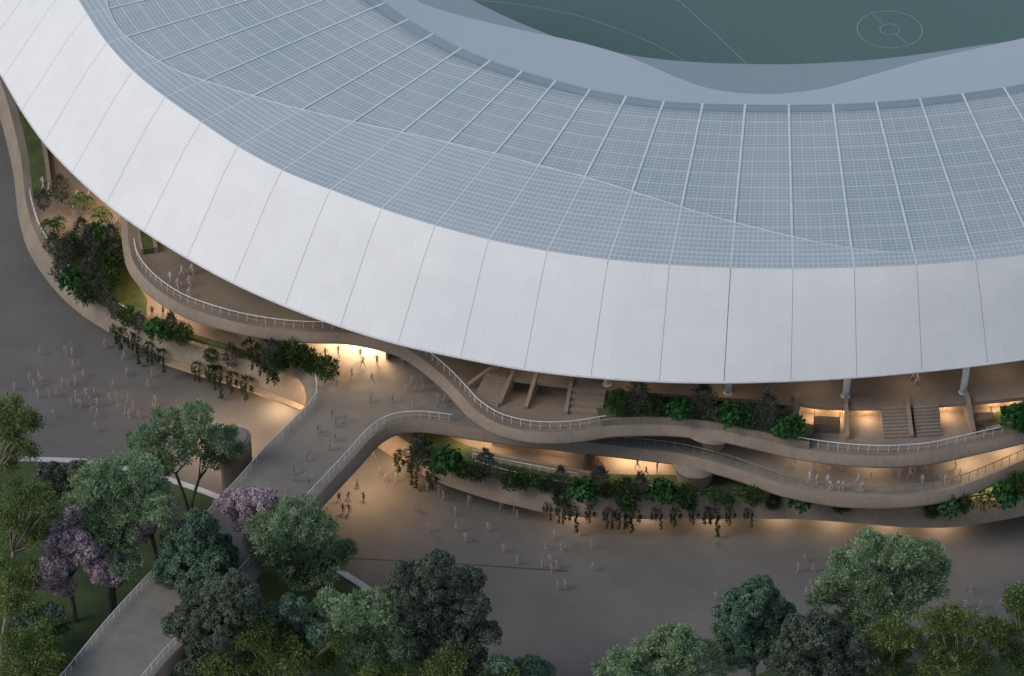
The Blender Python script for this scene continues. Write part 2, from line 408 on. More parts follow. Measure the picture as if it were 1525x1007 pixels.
# seam at the double joint right of the middle
def lerp_row(f0, f1, k, dz=0):
    return lambda t: f0(t).lerp(f1(t), k) + Vector((0, 0, dz))
gl = loft('roof_glazing', TS, [lerp_row(fB, fC, k / 10) for k in range(11)], M['glass'], st, .2)
# wavy overlay edge
W = [(150, -160), (156, -70), (157, -30), (158, 0), (162, 18), (179, 48), (226, 86), (268, 110), (337, 131), (410, 155), (511, 180), (603, 200), (677, 217), (750, 234), (804, 249), (879, 268), (977, 299), (1050, 322), (1125, 341.5), (1200, 359), (1268, 372), (1333, 378), (1378, 378), (1438, 372), (1525, 355), (1640, 330), (1800, 295)]
def wave_k(t):
    b, c = proj(fB(t)), proj(fC(t)); best = .02
    for (x0, y0), (x1, y1) in zip(W, W[1:]):
        # intersect rib b->c with segment
        dx, dy = c[0] - b[0], c[1] - b[1]; ex, ey = x1 - x0, y1 - y0
        den = dx * ey - dy * ex
        if abs(den) < 1e-9: continue
        s = ((x0 - b[0]) * ey - (y0 - b[1]) * ex) / den; u = ((x0 - b[0]) * dy - (y0 - b[1]) * dx) / den
        if -.02 <= u <= 1.02 and 0 < s < .97: best = max(best, s)
    return best
TF = np.linspace(0, NB, NB * 8 + 1); WK = np.array([wave_k(t) for t in TF])
WK = np.convolve(np.pad(WK, 3, mode='edge'), np.ones(7) / 7, 'valid')
def fW(t): return fB(t).lerp(fC(t), float(np.interp(t, TF, WK))) + Vector((0, 0, .06))
def mkw(k): return lambda t: (fB(t) + Vector((0, 0, .06))).lerp(fW(t), k)
loft('glazing_overlay', TF, [mkw(k / 6) for k in range(7)], M['overlay'], st)
mb = MB(); mb.tube([fW(t) + Vector((0, 0, .02)) for t in TF], .09, 5); mb.build('overlay_edge', M['rib'], st)
# ribs: one per bay
for i in range(NB + 1):
    mb = MB()
    p0, p1 = fW(i) + Vector((0, 0, .02)), fC(i) + Vector((0, 0, .05))
    d = (p1 - p0); s = Vector((d.y, -d.x, 0)).normalized(); 
    for o_, hw, hh in ((0, .17, .03),):
        q = []
        for p in (p0, p1):
            q += [p - s * hw, p + s * hw, p + s * hw * .6 + Vector((0, 0, hh)), p - s * hw * .6 + Vector((0, 0, hh))]
        mb.add(q, [(0, 1, 5, 4), (1, 2, 6, 5), (2, 3, 7, 6), (3, 0, 4, 7), (0, 3, 2, 1), (4, 5, 6, 7)])
    mb.build('roof_rib', M['rib'], gl)
# dark rim strip inside the inner edge and the canopies over the field
loft('inner_rim', TF, [lerp_row(fB, fC, .955, .03), lerp_row(fB, fC, .998, .03)], M['rim'], st)
D = [(380, -300), (410, -240), (440, -190), (465, -150), (500, -105), (540, -65), (580, -28), (619, 0), (648, 12), (692, 25), (750, 38.7), (819, 53.6), (867, 64), (923, 80), (968, 98), (1013, 117.6), (1057, 132), (1100, 138.5), (1135, 139.8), (1170, 139), (1229, 131), (1304, 110), (1378, 89), (1438, 76), (1525, 56.6), (1620, 32), (1700, 10)]
E = [(420, -300), (450, -240), (490, -190), (520, -150), (560, -105), (600, -72), (640, -42), (680, -15), (709, 0), (745, 18), (789, 37), (834, 54), (879, 66), (938, 79), (998, 86.5), (1057, 90.5), (1100, 92), (1170, 92.6), (1229, 90.5), (1304, 85.5), (1378, 76.5), (1438, 67.5), (1525, 54), (1620, 28), (1700, 4)]
cD, cE = curve_px(D, Z_IN - .6, 1.0), curve_px(E, Z_IN - .3, 1.0)
cC = [fC(t) + Vector((0, 0, -.05)) for t in TS]
def resn(c, n):
    ls = [0]; 
    for a, b in zip(c, c[1:]): ls.append(ls[-1] + (b - a).length)
    out = []; j = 0
    for k in range(n):
        d = ls[-1] * k / (n - 1)
        while j < len(c) - 2 and ls[j + 1] < d: j += 1
        out.append(c[j].lerp(c[j + 1], (d - ls[j]) / max(ls[j + 1] - ls[j], 1e-6)))
    return out
def ruled(name, c0, c1, mat, parent, thick):
    n = 240; a, b = resn(c0, n), resn(c1, n); dz = Vector((0, 0, thick))
    v = a + b + [p - dz for p in a] + [p - dz for p in b]; f = []
    for i in range(n - 1):
        f += [(i, i + 1, n + i + 1, n + i), (2 * n + i + 1, 2 * n + i, 3 * n + i, 3 * n + i + 1), (n + i, n + i + 1, 3 * n + i + 1, 3 * n + i), (i + 1, i, 2 * n + i, 2 * n + i + 1)]
    return mesh_obj(name, v, f, mat, parent, False)
ruled('inner_canopy', cC, cD, M['canopy'], st, .12)
ruled('canopy_glass', cD, [p - Vector((0, 0, .35)) for p in cE], M['cglass'], st, .05)
# soffit under the roof and the bowl wall behind the terraces
def fin(t, d, z):
    a, b = fA(t), fB(t); h = Vector((b.x - a.x, b.y - a.y, 0)).normalized(); q = a + h * d; q.z = z; return q
strip('roof_soffit', [fin(t, .3, Z_A - .3) for t in TS], [fin(t, 15, Z_A + 3) for t in TS], M['concrete'], st)
strip('bowl_wall', [fin(t, 14.5, 0) for t in TS], [fin(t, 14.5, Z_A + 3) for t in TS], M['concrete'], st)
back = [fin(t, 14.4, 0) for t in TS]                         # left -> right
def back_between(f0, f1):                                     # reversed piece of the back line, limited in photo x
    return [p for p in back if f0 <= proj(p)[0] <= f1][::-1]
# ---- terrace (lowest ring)
Tpx = [(-60, -20), (-40, 50), (-20, 115), (2, 183), (18, 249), (24, 294), (26, 315), (30, 336), (41, 371), (60, 404), (86, 437), (119, 467), (155, 491), (190, 510), (232, 527), (298, 549), (366, 570), (454, 604), (500, 630), (565, 668), (605, 694), (652, 718), (694, 733), (739, 747), (778, 756), (813, 764), (870, 770.5), (940, 773), (1030, 773.5), (1118, 773), (1185, 773.5), (1244, 777), (1303, 782), (1363, 786), (1423, 785), (1482, 776.5), (1525, 768), (1600, 747), (1690, 715)]
cT = curve_px(Tpx, 3.2, .8)
te = deck('terrace', [(cT, True), ([Vector((p.x, p.y, 0)) for p in back[::-1]], False)], 3.2, Z_T, 1.3, M['floor'], M['concrete'], st)
wl = offset(cT, 5.5)
strip('base_wall', [Vector((p.x, p.y, 0)) for p in wl], [Vector((p.x, p.y, 3.1)) for p in wl], M['tan'], te)
for r in where(offset(cT, 2.0, Z_T), lambda x, y: 25 < x < 215 and y > 290): railing(r, Z_T + .1, te)
for r in where(offset(cT, 2.0, Z_T), lambda x, y: 700 < x < 1015 and y > 690): railing(r, Z_T + .1, te)
for r in where(cT, lambda x, y: 590 < x < 1560): band('planting_bed', r, 2.3, 5.4, Z_T, Z_T + .25, M['bedgrass'], te)
for r in where(cT, lambda x, y: -30 < x < 28 and y < 325): band('planting_bed', r, 2.4, 4.6, Z_T, Z_T + .5, M['bedgrass'], te)
for r in where(cT, lambda x, y: -30 < x < 27 and y < 318): band('bed_kerb', r, 4.6, 5.2, Z_T, Z_T + .8, M['concrete'], te)
for r in where(cT, lambda x, y: 240 < x < 458 and y > 500): band('ledge', r, -.95, .1, 2.7, 3.08, M['tan'], te)  # pale tan stands in for the glow of the lit slot
for r in where(cT, lambda x, y: 225 < x < 452): band('planting_bed', r, 2.1, 3.0, Z_T, Z_T + .25, M['bedgrass'], te)
sheet('planting_bed', [(48, 300), (62, 350), (88, 396), (140, 447), (195, 482), (240, 506), (262, 503), (218, 474), (219, 445), (196, 412), (184, 392), (172, 378), (150, 366), (112, 362), (72, 352), (54, 318)], Z_T + .05, M['bedgrass'], te)
# ---- middle deck and footbridge
MLpx = [(230, 360), (262, 420), (300, 455), (335, 483), (362, 503), (395, 530), (428, 553), (446, 566), (454.5, 583), (455, 603), (443, 621), (419, 644.5), (389, 674), (341.7, 727), (301, 771), (228, 849.5), (149.5, 934), (90.5, 1006), (30, 1076)]
MRpx = [(170, 1106), (252, 1006), (283, 973), (393, 852), (479, 757), (531, 701), (559, 669.5), (573, 657.5), (590, 648.5), (620, 644.5), (657, 648), (700, 654.5), (749, 662), (808, 668.5), (880, 677), (942, 684.5), (1000, 691.5), (1040, 700), (1088, 713.5), (1133, 729), (1170, 741), (1237, 754), (1303, 758), (1363, 755), (1423, 744.5), (1482, 723), (1525, 704), (1600, 672), (1690, 640)]
ZMB = Z_M - 1.3; ZUB_ = Z_U - 1.2
cML, cMR = curve_px(MLpx, ZMB, .8), curve_px(MRpx, ZMB, .8)
def cut(c, px):
    j = min(range(len(c)), key=lambda i: (proj(c[i])[0] - px[0]) ** 2 + (proj(c[i])[1] - px[1]) ** 2); o = offset(c, .9, Z_M); return (c[:j + 1], True, o[:j + 1]), (c[j:], True, o[j:])
m1, b1 = cut(cML, (453, 608)); b2, m2 = cut(cMR, (584, 651))
md = deck('middle_deck', [m1, m2, ([Vector((p.x, p.y, 0)) for p in back_between(260, 1760)], False)], ZMB, Z_M, .9, M['deckfloor'], M['concrete'], st)
fb = empty('footbridge'); tag(fb, 'wide grey concrete footbridge with white handrails running over the plaza to the stadium', 'footbridge')
bd = deck('deck', [b1, b2], ZMB, Z_M, .9, M['deckfloor'], M['concrete'], fb)
pw0, pw1 = P(577, 536, Z_M), P(650, 462, Z_M); pn = Vector((-(pw1 - pw0).y, (pw1 - pw0).x, 0)).normalized()
band('partition_wall', resample([pw0, pw1], 1.0), 0, .3, Z_M, ZUB_ - .2, M['concrete'], md)
rl = offset(cML, 1.5)
for r in where(rl, lambda x, y: x < 470 and y > 608): railing(r, Z_M, bd)
for r in where(rl, lambda x, y: x > 425 and 540 < y <= 612): railing(r, Z_M, md)
rr = offset(cMR, 1.5)
for r in where(rr, lambda x, y: x < 586): railing(r, Z_M, bd)
for r in where(rr, lambda x, y: 574 <= x < 676): railing(r, Z_M, md)
for r in where(rr, lambda x, y: 850 < x): railing(r, Z_M, md, mat=M['concrete'])  # same white rail in shade; the duller material carries that shade
for r in where(cML, lambda x, y: 280 < x < 450 and y < 575): band('planting_bed', r, 1.0, 2.6, Z_M, Z_M + .4, M['bedgrass'], md)
# ---- upper deck
Upx = [(-30, -60), (20, 60), (48, 130), (78, 190), (125, 240), (160, 285), (178, 318), (181, 345), (182.5, 369), (190.5, 403), (216, 435.5), (256, 464), (298, 481.5), (357, 498), (419, 508), (464, 511), (508, 512), (538, 516), (573, 524.5), (600, 535), (628, 554), (658, 580), (684, 608), (700, 624.5), (734, 646), (778, 658), (823, 661.4), (868, 658), (910, 651.5), (969, 649.5), (1014, 651), (1058, 656.4), (1088, 661.5), (1133, 672), (1177, 682.5), (1240, 692), (1303, 696.5), (1348, 695.5), (1393, 691), (1452, 678), (1525, 661), (1600, 640), (1690, 610)]
ZUB = Z_U - 1.2
cU = curve_px(Upx, ZUB, .8)
ud = deck('upper_deck', [(cU, True), ([Vector((p.x, p.y, 0)) for p in back[::-1]], False)], ZUB, Z_U, .9, M['floor'], M['concrete'], st)
ru = offset(cU, 1.6)
for r in where(ru, lambda x, y: 196 < x < 905 and y > 375): railing(r, Z_U, ud)
for r in where(ru, lambda x, y: 1185 < x < 1500): railing(r, Z_U, ud)
for r in where(cU, lambda x, y: 893 < x < 1205): 
    band('planter', r, 1.0, 1.3, Z_U, Z_U + 1.0, M['concrete'], ud); band('planting_bed', r, 1.3, 5.0, Z_U, Z_U + .85, M['bedgrass'], ud)
for r in where(cU, lambda x, y: 1478 < x < 1640):
    band('planter', r, 2.4, 2.7, Z_U, Z_U + .7, M['concrete'], ud); band('planting_bed', r, 2.7, 5.2, Z_U, Z_U + .6, M['bedgrass'], ud)
for r in where(cU, lambda x, y: x < 187 and y > 200 and y < 395):
    band('planter', r, 2.2, 2.6, Z_U, Z_U + 1.0, M['concrete'], ud); band('planting_bed', r, 2.6, 4.1, Z_U, Z_U + .9, M['bedgrass'], ud); band('planter', r, 4.1, 4.6, Z_U, Z_U + 1.0, M['concrete'], ud)
# ---- top concourse with loggia below
Cpx = [(728, 538), (731, 556), (760, 566), (850, 577), (905, 583), (985, 589), (1073, 595), (1180, 602), (1220, 608), (1300, 609.5), (1400, 605), (1500, 597), (1590, 586), (1690, 570)]
cC3 = curve_px(Cpx, Z_C - .35, .8)
tcn = deck('top_concourse', [(cC3, False), ([Vector((p.x, p.y, 0)) for p in back_between(735, 1760)], False)], Z_C - .35, Z_C, 0, M['floor'], M['concrete'], st)
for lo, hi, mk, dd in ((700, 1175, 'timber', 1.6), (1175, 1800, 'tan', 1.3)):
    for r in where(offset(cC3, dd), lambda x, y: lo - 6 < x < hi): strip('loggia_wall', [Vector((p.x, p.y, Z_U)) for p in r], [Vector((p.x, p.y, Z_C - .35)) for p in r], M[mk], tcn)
def edge_at(px):
    i = min(range(2, len(cC3) - 2), key=lambda k: abs(proj(cC3[k])[0] - px) + (0 if proj(cC3[k])[1] > 552 else 500))
    t = (cC3[i + 1] - cC3[i - 1]); t.z = 0; t.normalize(); return cC3[i].copy(), t, Vector((-t.y, t.x, 0))
def stair(px, width, run=3.4, n=9, skew=0, name='stair'):
    p, t, nn = edge_at(px); mb = MB(); dn = (nn + t * skew).normalized()
    ang = math.atan2(t.y, t.x); rise = Z_C - Z_U
    for k in range(n):
        d = run * (1 - k / n); c = p - dn * (d / 2 + .01) + nn * 0
        dep = d
        mb.box((c.x, c.y, Z_U + rise * k / n * .999 + .002), width, dep, rise / n - .01, ang)
    return mb.build(name, M['concrete'], ud)
def fin_wall(px, run=4.0, th=.5, h=.9, skew=0):
    p, t, nn = edge_at(px); dn = (nn + t * skew).normalized()
    a0, a1 = p + nn * 1.2, p - dn * run; v = []
    for s in (-th / 2, th / 2):
        for q, zz in ((a0, Z_U), (a1, Z_U), (a1, Z_U + h), (p, Z_C + h), (a0, Z_C + h)): v.append((q.x + t.x * s, q.y + t.y * s, zz))
    mesh_obj('stair_wall', v, [(0, 1, 2, 3, 4), (9, 8, 7, 6, 5), (0, 5, 6, 1), (1, 6, 7, 2), (2, 7, 8, 3), (3, 8, 9, 4), (4, 9, 5, 0)], M['concrete'], ud)
stair(742, 3.6, skew=.25); stair(876, 4.6, 2.6, 4, .1, 'stair')
for x, k in ((727, .35), (758, .25), (800, .22), (852, .05)): fin_wall(x, 3.0, skew=k, h=.5)
stair(1333, 3.6); stair(1375, 3.4)
for x in (1264, 1354, 1441): fin_wall(x, 3.6, skew=-.05, h=.6)
fin_wall(1184, .4, .8)
def pit(px, dist, w, d, h):
    p, t, nn = edge_at(px); c = p - nn * dist; ang = math.atan2(t.y, t.x); mb = MB()
    mb.box((c.x, c.y, Z_U + .003), w, d, h, ang); o = mb.build('stair_enclosure', M['timber'], ud)
    q = c - nn * (d / 2 - .06); k = [q - t * (w / 2 - .06) + nn * (d - .12), q - t * (w / 2 - .06), q + t * (w / 2 - .06), q + t * (w / 2 - .06) + nn * (d - .12)]
    mb = MB()
    mb.tube([Vector((a.x, a.y, Z_U + h + .9)) for a in k], .04, 4)
    for a, b in zip(k, k[1:]):
        for j in range(5):
            e = a.lerp(b, j / 4); mb.tube([(e.x, e.y, Z_U + h), (e.x, e.y, Z_U + h + .9)], .025, 4)
    mb.build('railing', M['timber'], o)
pit(1234, 1.6, 3.4, 1.6, 1.5); pit(1459, 1.5, 2.6, 1.5, 1.2)
# columns carrying the roof edge
for x, y in ((904, 572), (1084, 585), (1259, 590), (1434, 584)):
    p = P(x, y, Z_C); mb = MB(); mb.tube([(p.x, p.y, Z_C), (p.x + .2, p.y + .3, Z_C + 3), (p.x + .45, p.y + .7, Z_A + 2)], [.46, .47, .5], 20)
    mb.tube([(p.x, p.y, Z_C), (p.x, p.y, Z_C + .06)], .62, 20); mb.build('column', M['white'], st, True)
# flared supports between the decks
def flare(px, py, z0, z1, r0, r1):
    p = P(px, py, z0); mb = MB(); n = 10
    pts = [(p.x, p.y, z0 + (z1 - z0) * k / n) for k in range(n + 1)]; rad = [r0 + (r1 - r0) * (k / n) ** 1.8 for k in range(n + 1)]
    mb.tube(pts, rad, 32); return mb.build('flared_support', M['concrete'], st, True)
flare(1062, 664, Z_M, ZUB + .1, 1.5, 4.4); flare(1035, 714, Z_T, ZMB + .1, 2.3, 3.0)
# parapet, flight of steps and rail on the terrace under the deck
def wall_px(name, pts, z, h, th, mat, parent):
    c = resample([P(x, y, z) for x, y in pts], 1.0); return band(name, c, 0, th, z, z + h, mat, parent)
wall_px('stair_wall', [(703, 684), (760, 695), (880, 718)], Z_T, 1.5, .4, M['tan'], te)
wall_px('stair_wall', [(733, 664), (800, 676), (884, 690)], Z_T, 1.9, .4, M['tan'], te)
railing([P(x, y, Z_T + 1.5) for x, y in ((704, 683), (760, 694), (860, 713))], Z_T + 1.5, te, .9)
mb = MB(); a0, a1 = P(888, 716, Z_T), P(893, 690, Z_T); d = (a1 - a0)
for k in range(7):
    q = P(890 - k * 3.2, 716 - k * .9, Z_T) + d * .5; mb.box((q.x, q.y, Z_T + .002 + k * .001), .5, d.length, .28 * (k + 1), math.atan2(d.y, d.x) - math.pi / 2)
mb.build('steps', M['timber'], te)
# lift tower standing beside the bridge
p = P(350, 650, 11.6); mb = MB(); mb.tube([(p.x, p.y, 0), (p.x, p.y, 11.5), (p.x, p.y, 11.6)], [2.1, 2.1, 2.0], 48); lt = mb.build('lift_tower', M['concrete'], None)
tag(lt, 'plain round concrete lift tower standing beside the footbridge', 'tower')
mb = MB(); mb.tube([(p.x, p.y, 11.6), (p.x, p.y, 11.75)], [1.7, 1.65], 40); mb.build('roof_cap', M['deckfloor'], lt)
mb = MB(); q = Vector((p.x + .9, p.y - 2.0, 0)); mb.box((q.x, q.y, 0.01), 1.1, .3, 2.2, .4); mb.build('door', M['timber'], lt)
# ------------------------------------------------------------------ lamps of the concourses, with added fills
def lamp(px, py, zf, up, power, size=3.0, col=(1, .66, .38), r=None):
    q = P(px, py, zf); l = bpy.data.lights.new('ceiling_lamp_or_fill', 'AREA'); l.shape = 'DISK'; l.size = size; l.energy = power; l.color = col
    o = bpy.data.objects.new('ceiling_lamp_or_fill', l); COL.objects.link(o); o.location = (q.x, q.y, zf + up); o.parent = st; return o
lamp(545, 512, Z_M, 3.2, 1500, 3); lamp(562, 508, Z_M, 3.3, 900, 2); lamp(500, 510, Z_M, 3.2, 700, 3)
lamp(775, 572, Z_U, 1.75, 5, 1); lamp(830, 581, Z_U, 1.75, 5, 1)  # added fill lights that lift the unlit door openings
lamp(255, 450, Z_T, 6.5, 900, 4); lamp(330, 470, Z_T, 6.5, 900, 4); lamp(420, 500, Z_T, 2.4, 300, 3)
lamp(135, 322, Z_T, 7.2, 520, 4); lamp(165, 335, Z_T, 7, 250, 3)
lamp(420, 610, 0, 2.9, 500, 3); lamp(330, 660, 0, 6, 900, 3); lamp(470, 640, 0, 8, 700, 3)
lamp(545, 735, 0, 7.8, 1150, 4); lamp(590, 690, 0, 2.8, 130, 3)
lamp(935, 683, Z_T, 2.4, 420, 3); lamp(975, 690, Z_T, 2.4, 260, 2); lamp(740, 660, Z_T, 2.3, 260, 3); lamp(700, 660, Z_T, 2.3, 120, 3); lamp(830, 680, Z_T, 2.3, 120, 3)
for x, y in ((1212, 624), (1250, 625), (1290, 625), (1410, 620), (1480, 612), (1510, 609)): lamp(x, y, Z_U, 1.75, 110, .8)
lamp(1440, 690, Z_M, 3, 250, 3); lamp(1500, 670, Z_M, 3, 300, 3); lamp(1200, 680, Z_M, 3, 140, 3); lamp(1300, 690, Z_M, 3, 140, 3)
lamp(1470, 735, Z_T, 2.3, 250, 3)
for x, y in ((860, 772), (960, 776), (1060, 777), (1160, 778), (1240, 783), (1320, 788), (1400, 790)): lamp(x, y - 8, 0, 2.8, 190, 2)
for t in np.arange(4.5, NB, 1.5):  # added fill lights under the soffit, brightening the dim concourses
    q = fin(t, 4.5, 22.6); l = bpy.data.lights.new('soffit_fill', 'AREA'); l.shape = 'DISK'; l.size = 3; l.energy = 90; l.color = (1, .74, .5)
    o = bpy.data.objects.new('soffit_fill', l); COL.objects.link(o); o.location = q; o.parent = st
# ------------------------------------------------------------------ foliage
def leaf_mesh(name, ctr, dirs, length, width, tint, mat, nrm=None):
    n = len(ctr); dirs = dirs / (np.linalg.norm(dirs, axis=1, keepdims=True) + 1e-9)
    rnd = RNG.normal(size=(n, 3)) if nrm is None else nrm + RNG.normal(0, .28, (n, 3)); side = np.cross(dirs, rnd); side /= (np.linalg.norm(side, axis=1, keepdims=True) + 1e-9)
    L_ = (length * RNG.uniform(.7, 1.3, n))[:, None]; W_ = (width * RNG.uniform(.7, 1.3, n))[:, None]
    nor = np.cross(side, dirs)
    a = ctr; b = ctr + dirs * L_ * .5 + side * W_ * .5 + nor * L_ * .08; c = ctr + dirs * L_; d = ctr + dirs * L_ * .5 - side * W_ * .5 + nor * L_ * .08
    v = np.stack([a, b, c, d], 1).reshape(-1, 3)
    me = bpy.data.meshes.new(name); me.vertices.add(4 * n); me.vertices.foreach_set('co', v.astype(np.float32).ravel())
    me.loops.add(4 * n); me.loops.foreach_set('vertex_index', np.arange(4 * n, dtype=np.int32))
    me.polygons.add(n); me.polygons.foreach_set('loop_start', np.arange(0, 4 * n, 4, dtype=np.int32)); me.polygons.foreach_set('loop_total', np.full(n, 4, dtype=np.int32))
    at = me.attributes.new('tint', 'FLOAT', 'FACE'); at.data.foreach_set('value', np.clip(tint, 0, 1).astype(np.float32))
    me.materials.append(mat); me.update(); me.validate(); return me
def unit(n):
    v = RNG.normal(size=(n, 3)); return v / np.linalg.norm(v, axis=1, keepdims=True)
SPEC = {  # clump radius, leaves per clump, leaf length, width, spacing, style
 'teal': dict(cr=.66, n=30, l=.50, w=.17, sp=.86, style='feather'),
 'euc': dict(cr=.70, n=34, l=.38, w=.14, sp=.98, style='droop'),
 'puff': dict(cr=.55, n=60, l=.27, w=.25, sp=.88, style='puff'),
 'bloss': dict(cr=.60, n=60, l=.28, w=.26, sp=.90, style='puff')}
def clumps_from_lobes(lobes, sp):
    cs, ns = [], []
    for k, (c, r) in enumerate(lobes):
        m = int(4 * math.pi * r * r / (sp * sp) * 1.0) + 6
        u = unit(m); u[:, 2] = np.where(RNG.random(m) < .3, np.abs(u[:, 2]), u[:, 2])
        rad = r * (.72 + .36 * RNG.random(m) ** .8) * (1 + .26 * np.sin(u[:, 0] * 5 + k * 2.1) * np.cos(u[:, 1] * 4 + k))
        pts = c + u * rad[:, None] * np.array([1, 1, .88]); cs.append(pts); ns.append(u)
    cs, ns = np.concatenate(cs), np.concatenate(ns); keep = np.ones(len(cs), bool)
    for c, r in lobes: keep &= (np.linalg.norm((cs - c) / np.array([1, 1, .88]), axis=1) > r * .66)
    return cs[keep], ns[keep]
def foliage(name, lobes, kind, mat):
    s = SPEC[kind]; cs, ns = clumps_from_lobes(lobes, s['sp']); nc = len(cs)
    n = s['n']; base = np.repeat(cs, n, 0); nb = np.repeat(ns, n, 0); m = len(base)
    csize = np.repeat(RNG.uniform(.65, 1.25, nc), n)[:, None]
    nrm = None
    if s['style'] == 'puff':
        u = unit(m); u = u + nb * .45; u /= np.linalg.norm(u, axis=1, keepdims=True)
        pos = base + u * s['cr'] * csize * RNG.uniform(.75, 1.05, m)[:, None]
        d = np.cross(u, RNG.normal(size=(m, 3))) + u * .15; nrm = u
    elif s['style'] == 'feather':
        u = unit(m) + nb * .7 + np.array([0, 0, .35]); u /= np.linalg.norm(u, axis=1, keepdims=True)
        pos = base + u * s['cr'] * csize * RNG.uniform(.1, .9, m)[:, None]; d = u + unit(m) * .45
    else:
        u = unit(m) * np.array([1.2, 1.2, .75]); pos = base + u * s['cr'] * csize * RNG.uniform(.2, 1.1, m)[:, None]; d = u * .6 + unit(m) * .6 + np.array([0, 0, -.25])
    tint = np.repeat(RNG.normal(.5, .20, nc), n) + RNG.normal(0, .15, m)
    return leaf_mesh(name, pos, d, s['l'], s['w'], tint, mat, nrm)
def tree(base_px, lobes_px, kind, leafmat, label, bark='bark', forks=None, spread=.55, r0=.30):
    if bark == 'barkpale': r0 = .2
    b = P(*base_px, 0); root = empty('tree', b); Y = b.y
    lob = []
    for (x, y, r) in lobes_px:
        rr = r / 11.2
        dy = RNG.uniform(-1, 1) * spread * 4.5
        c = PY(x, y, Y + dy); lob.append((np.array(c - b), rr * (RNG.uniform(.84, 1.0) if forks else RNG.uniform(.93, 1.12))))
    for c, r in list(lob):                       # stray sprays that break the outline
        for _ in range(2):
            if RNG.random() < .6:
                d = unit(1)[0]; d[2] = abs(d[2]) * .8; lob.append((c + d * r * RNG.uniform(.9, 1.2), r * RNG.uniform(.28, .45)))
    me = foliage('crown', lob, kind, leafmat); o = bpy.data.objects.new('crown', me); COL.objects.link(o); o.parent = root
    mb = MB(); cen = np.mean([c for c, r in lob], 0); low = min(c[2] - r for c, r in lob); top = max(c[2] for c, r in lob)
    fz = max(min(low * .8 + .2 * cen[2], cen[2] * .75), 1.2)
    if forks:
        for fx, fy, rad in forks:
            q = Vector(PY(fx, fy, Y)) - b; mid = Vector((q.x * .35, q.y * .35, q.z * .5))
            mb.tube([(0, 0, -.1), (q.x * .12, q.y * .1, q.z * .22), mid, tuple(q)], [rad * 1.5, rad * 1.2, rad, rad * .75], 8)
            near = sorted(lob, key=lambda L_: (Vector(L_[0]) - q).length)[:4]
            for c, r in near:
                c = Vector(c); m1_ = q.lerp(c, .5) + Vector((0, 0, -.25)); mb.tube([tuple(q), tuple(m1_), tuple(c)], [rad * .5, rad * .3, .04], 6)
    else:
        f = Vector((cen[0] * .4, cen[1] * .4, fz)); mb.tube([(0, 0, -.1), (f.x * .2, f.y * .2, fz * .35), (f.x * .6, f.y * .6, fz * .7), tuple(f)], [r0 * 1.5, r0 * 1.15, r0, r0 * .85], 9)
        for c, r in lob:
            c = Vector(c); k = .45; m1_ = f.lerp(c, k) + Vector((RNG.uniform(-.3, .3), RNG.uniform(-.3, .3), -.2))
            mb.tube([tuple(f), tuple(m1_), tuple(f.lerp(c, .95))], [r0 * .55, r0 * .36, .05], 6)
            for _ in range(3):
                e = c + Vector(unit(1)[0]) * r * .9; mb.tube([tuple(f.lerp(c, .7)), tuple(e)], [r0 * .22, .025], 5)
    mb.build('trunk', M[bark], root, True)
    return tag(root, label, 'tree')
tree((282, 774), [(222, 662, 24), (248, 630, 22), (260, 668, 24), (293, 622, 21), (300, 660, 23), (330, 652, 17), (352, 674, 11), (238, 690, 16), (205, 655, 12), (318, 682, 13)], 'teal', L['teal'], 'teal feathery tree with two bare trunks in front of the lift tower', forks=[(262, 705, .26), (296, 715, .24)])
tree((170, 915), [(150, 722, 32), (190, 715, 34), (128, 757, 27), (180, 760, 42), (225, 745, 27), (240, 760, 19), (170, 800, 24), (185, 838, 19), (150, 790, 20), (215, 702, 18)], 'teal', L['teal'], 'large teal feathery tree above the purple blossom, left of the forked tree')
tree((92, 775), [(75, 706, 17), (100, 712, 20), (118, 701, 13), (95, 735, 17)], 'puff', L['olive dark'], 'small dark bush tree by the kerb behind the large teal tree')
tree((112, 925), [(95, 778, 14), (82, 800, 18), (110, 800, 17), (120, 818, 18), (95, 830, 17), (75, 857, 18), (60, 867, 11), (95, 870, 14), (109, 766, 8)], 'bloss', L['purple'], 'purple blossoming tree between the left gums and the large teal tree')
tree((165, 925), [(150, 850, 16), (170, 855, 14), (190, 835, 10), (140, 822, 13), (165, 832, 14)], 'bloss', L['purple'], 'low purple blossoming tree beneath the large teal tree')
tree((235, 850), [(215, 785, 16), (246, 766, 15), (205, 800, 11), (230, 748, 11)], 'bloss', L['purple'], 'purple blossoming tree peeping out right of the large teal tree')
tree((50, 990), [(35, 915, 16), (60, 925, 18), (80, 915, 12), (40, 942, 16), (70, 942, 14)], 'puff', L['fig'], 'small blue green tree by the left edge below the purple blossom')
tree((292, 950), [(295, 797, 27), (270, 817, 26), (320, 827, 26), (255, 850, 22), (295, 850, 33), (330, 865, 18), (265, 880, 19), (300, 882, 22), (291, 775, 12)], 'puff', L['fig'], 'dark blue green rounded tree covering the left edge of the footbridge')
tree((385, 905), [(345, 752, 18), (375, 750, 20), (396, 748, 12), (365, 772, 16), (380, 785, 12), (365, 835, 14), (380, 845, 13)], 'bloss', L['purple'], 'purple blossoming tree over the footbridge beside the bright teal tree')
tree((450, 925), [(400, 790, 26), (440, 772, 27), (470, 782, 23), (420, 820, 28), (460, 820, 27), (498, 825, 22), (388, 812, 18), (450, 858, 19), (480, 850, 17), (515, 825, 11), (440, 850, 19)], 'teal', L['teal'], 'bright teal feathery tree over the right rail of the footbridge')
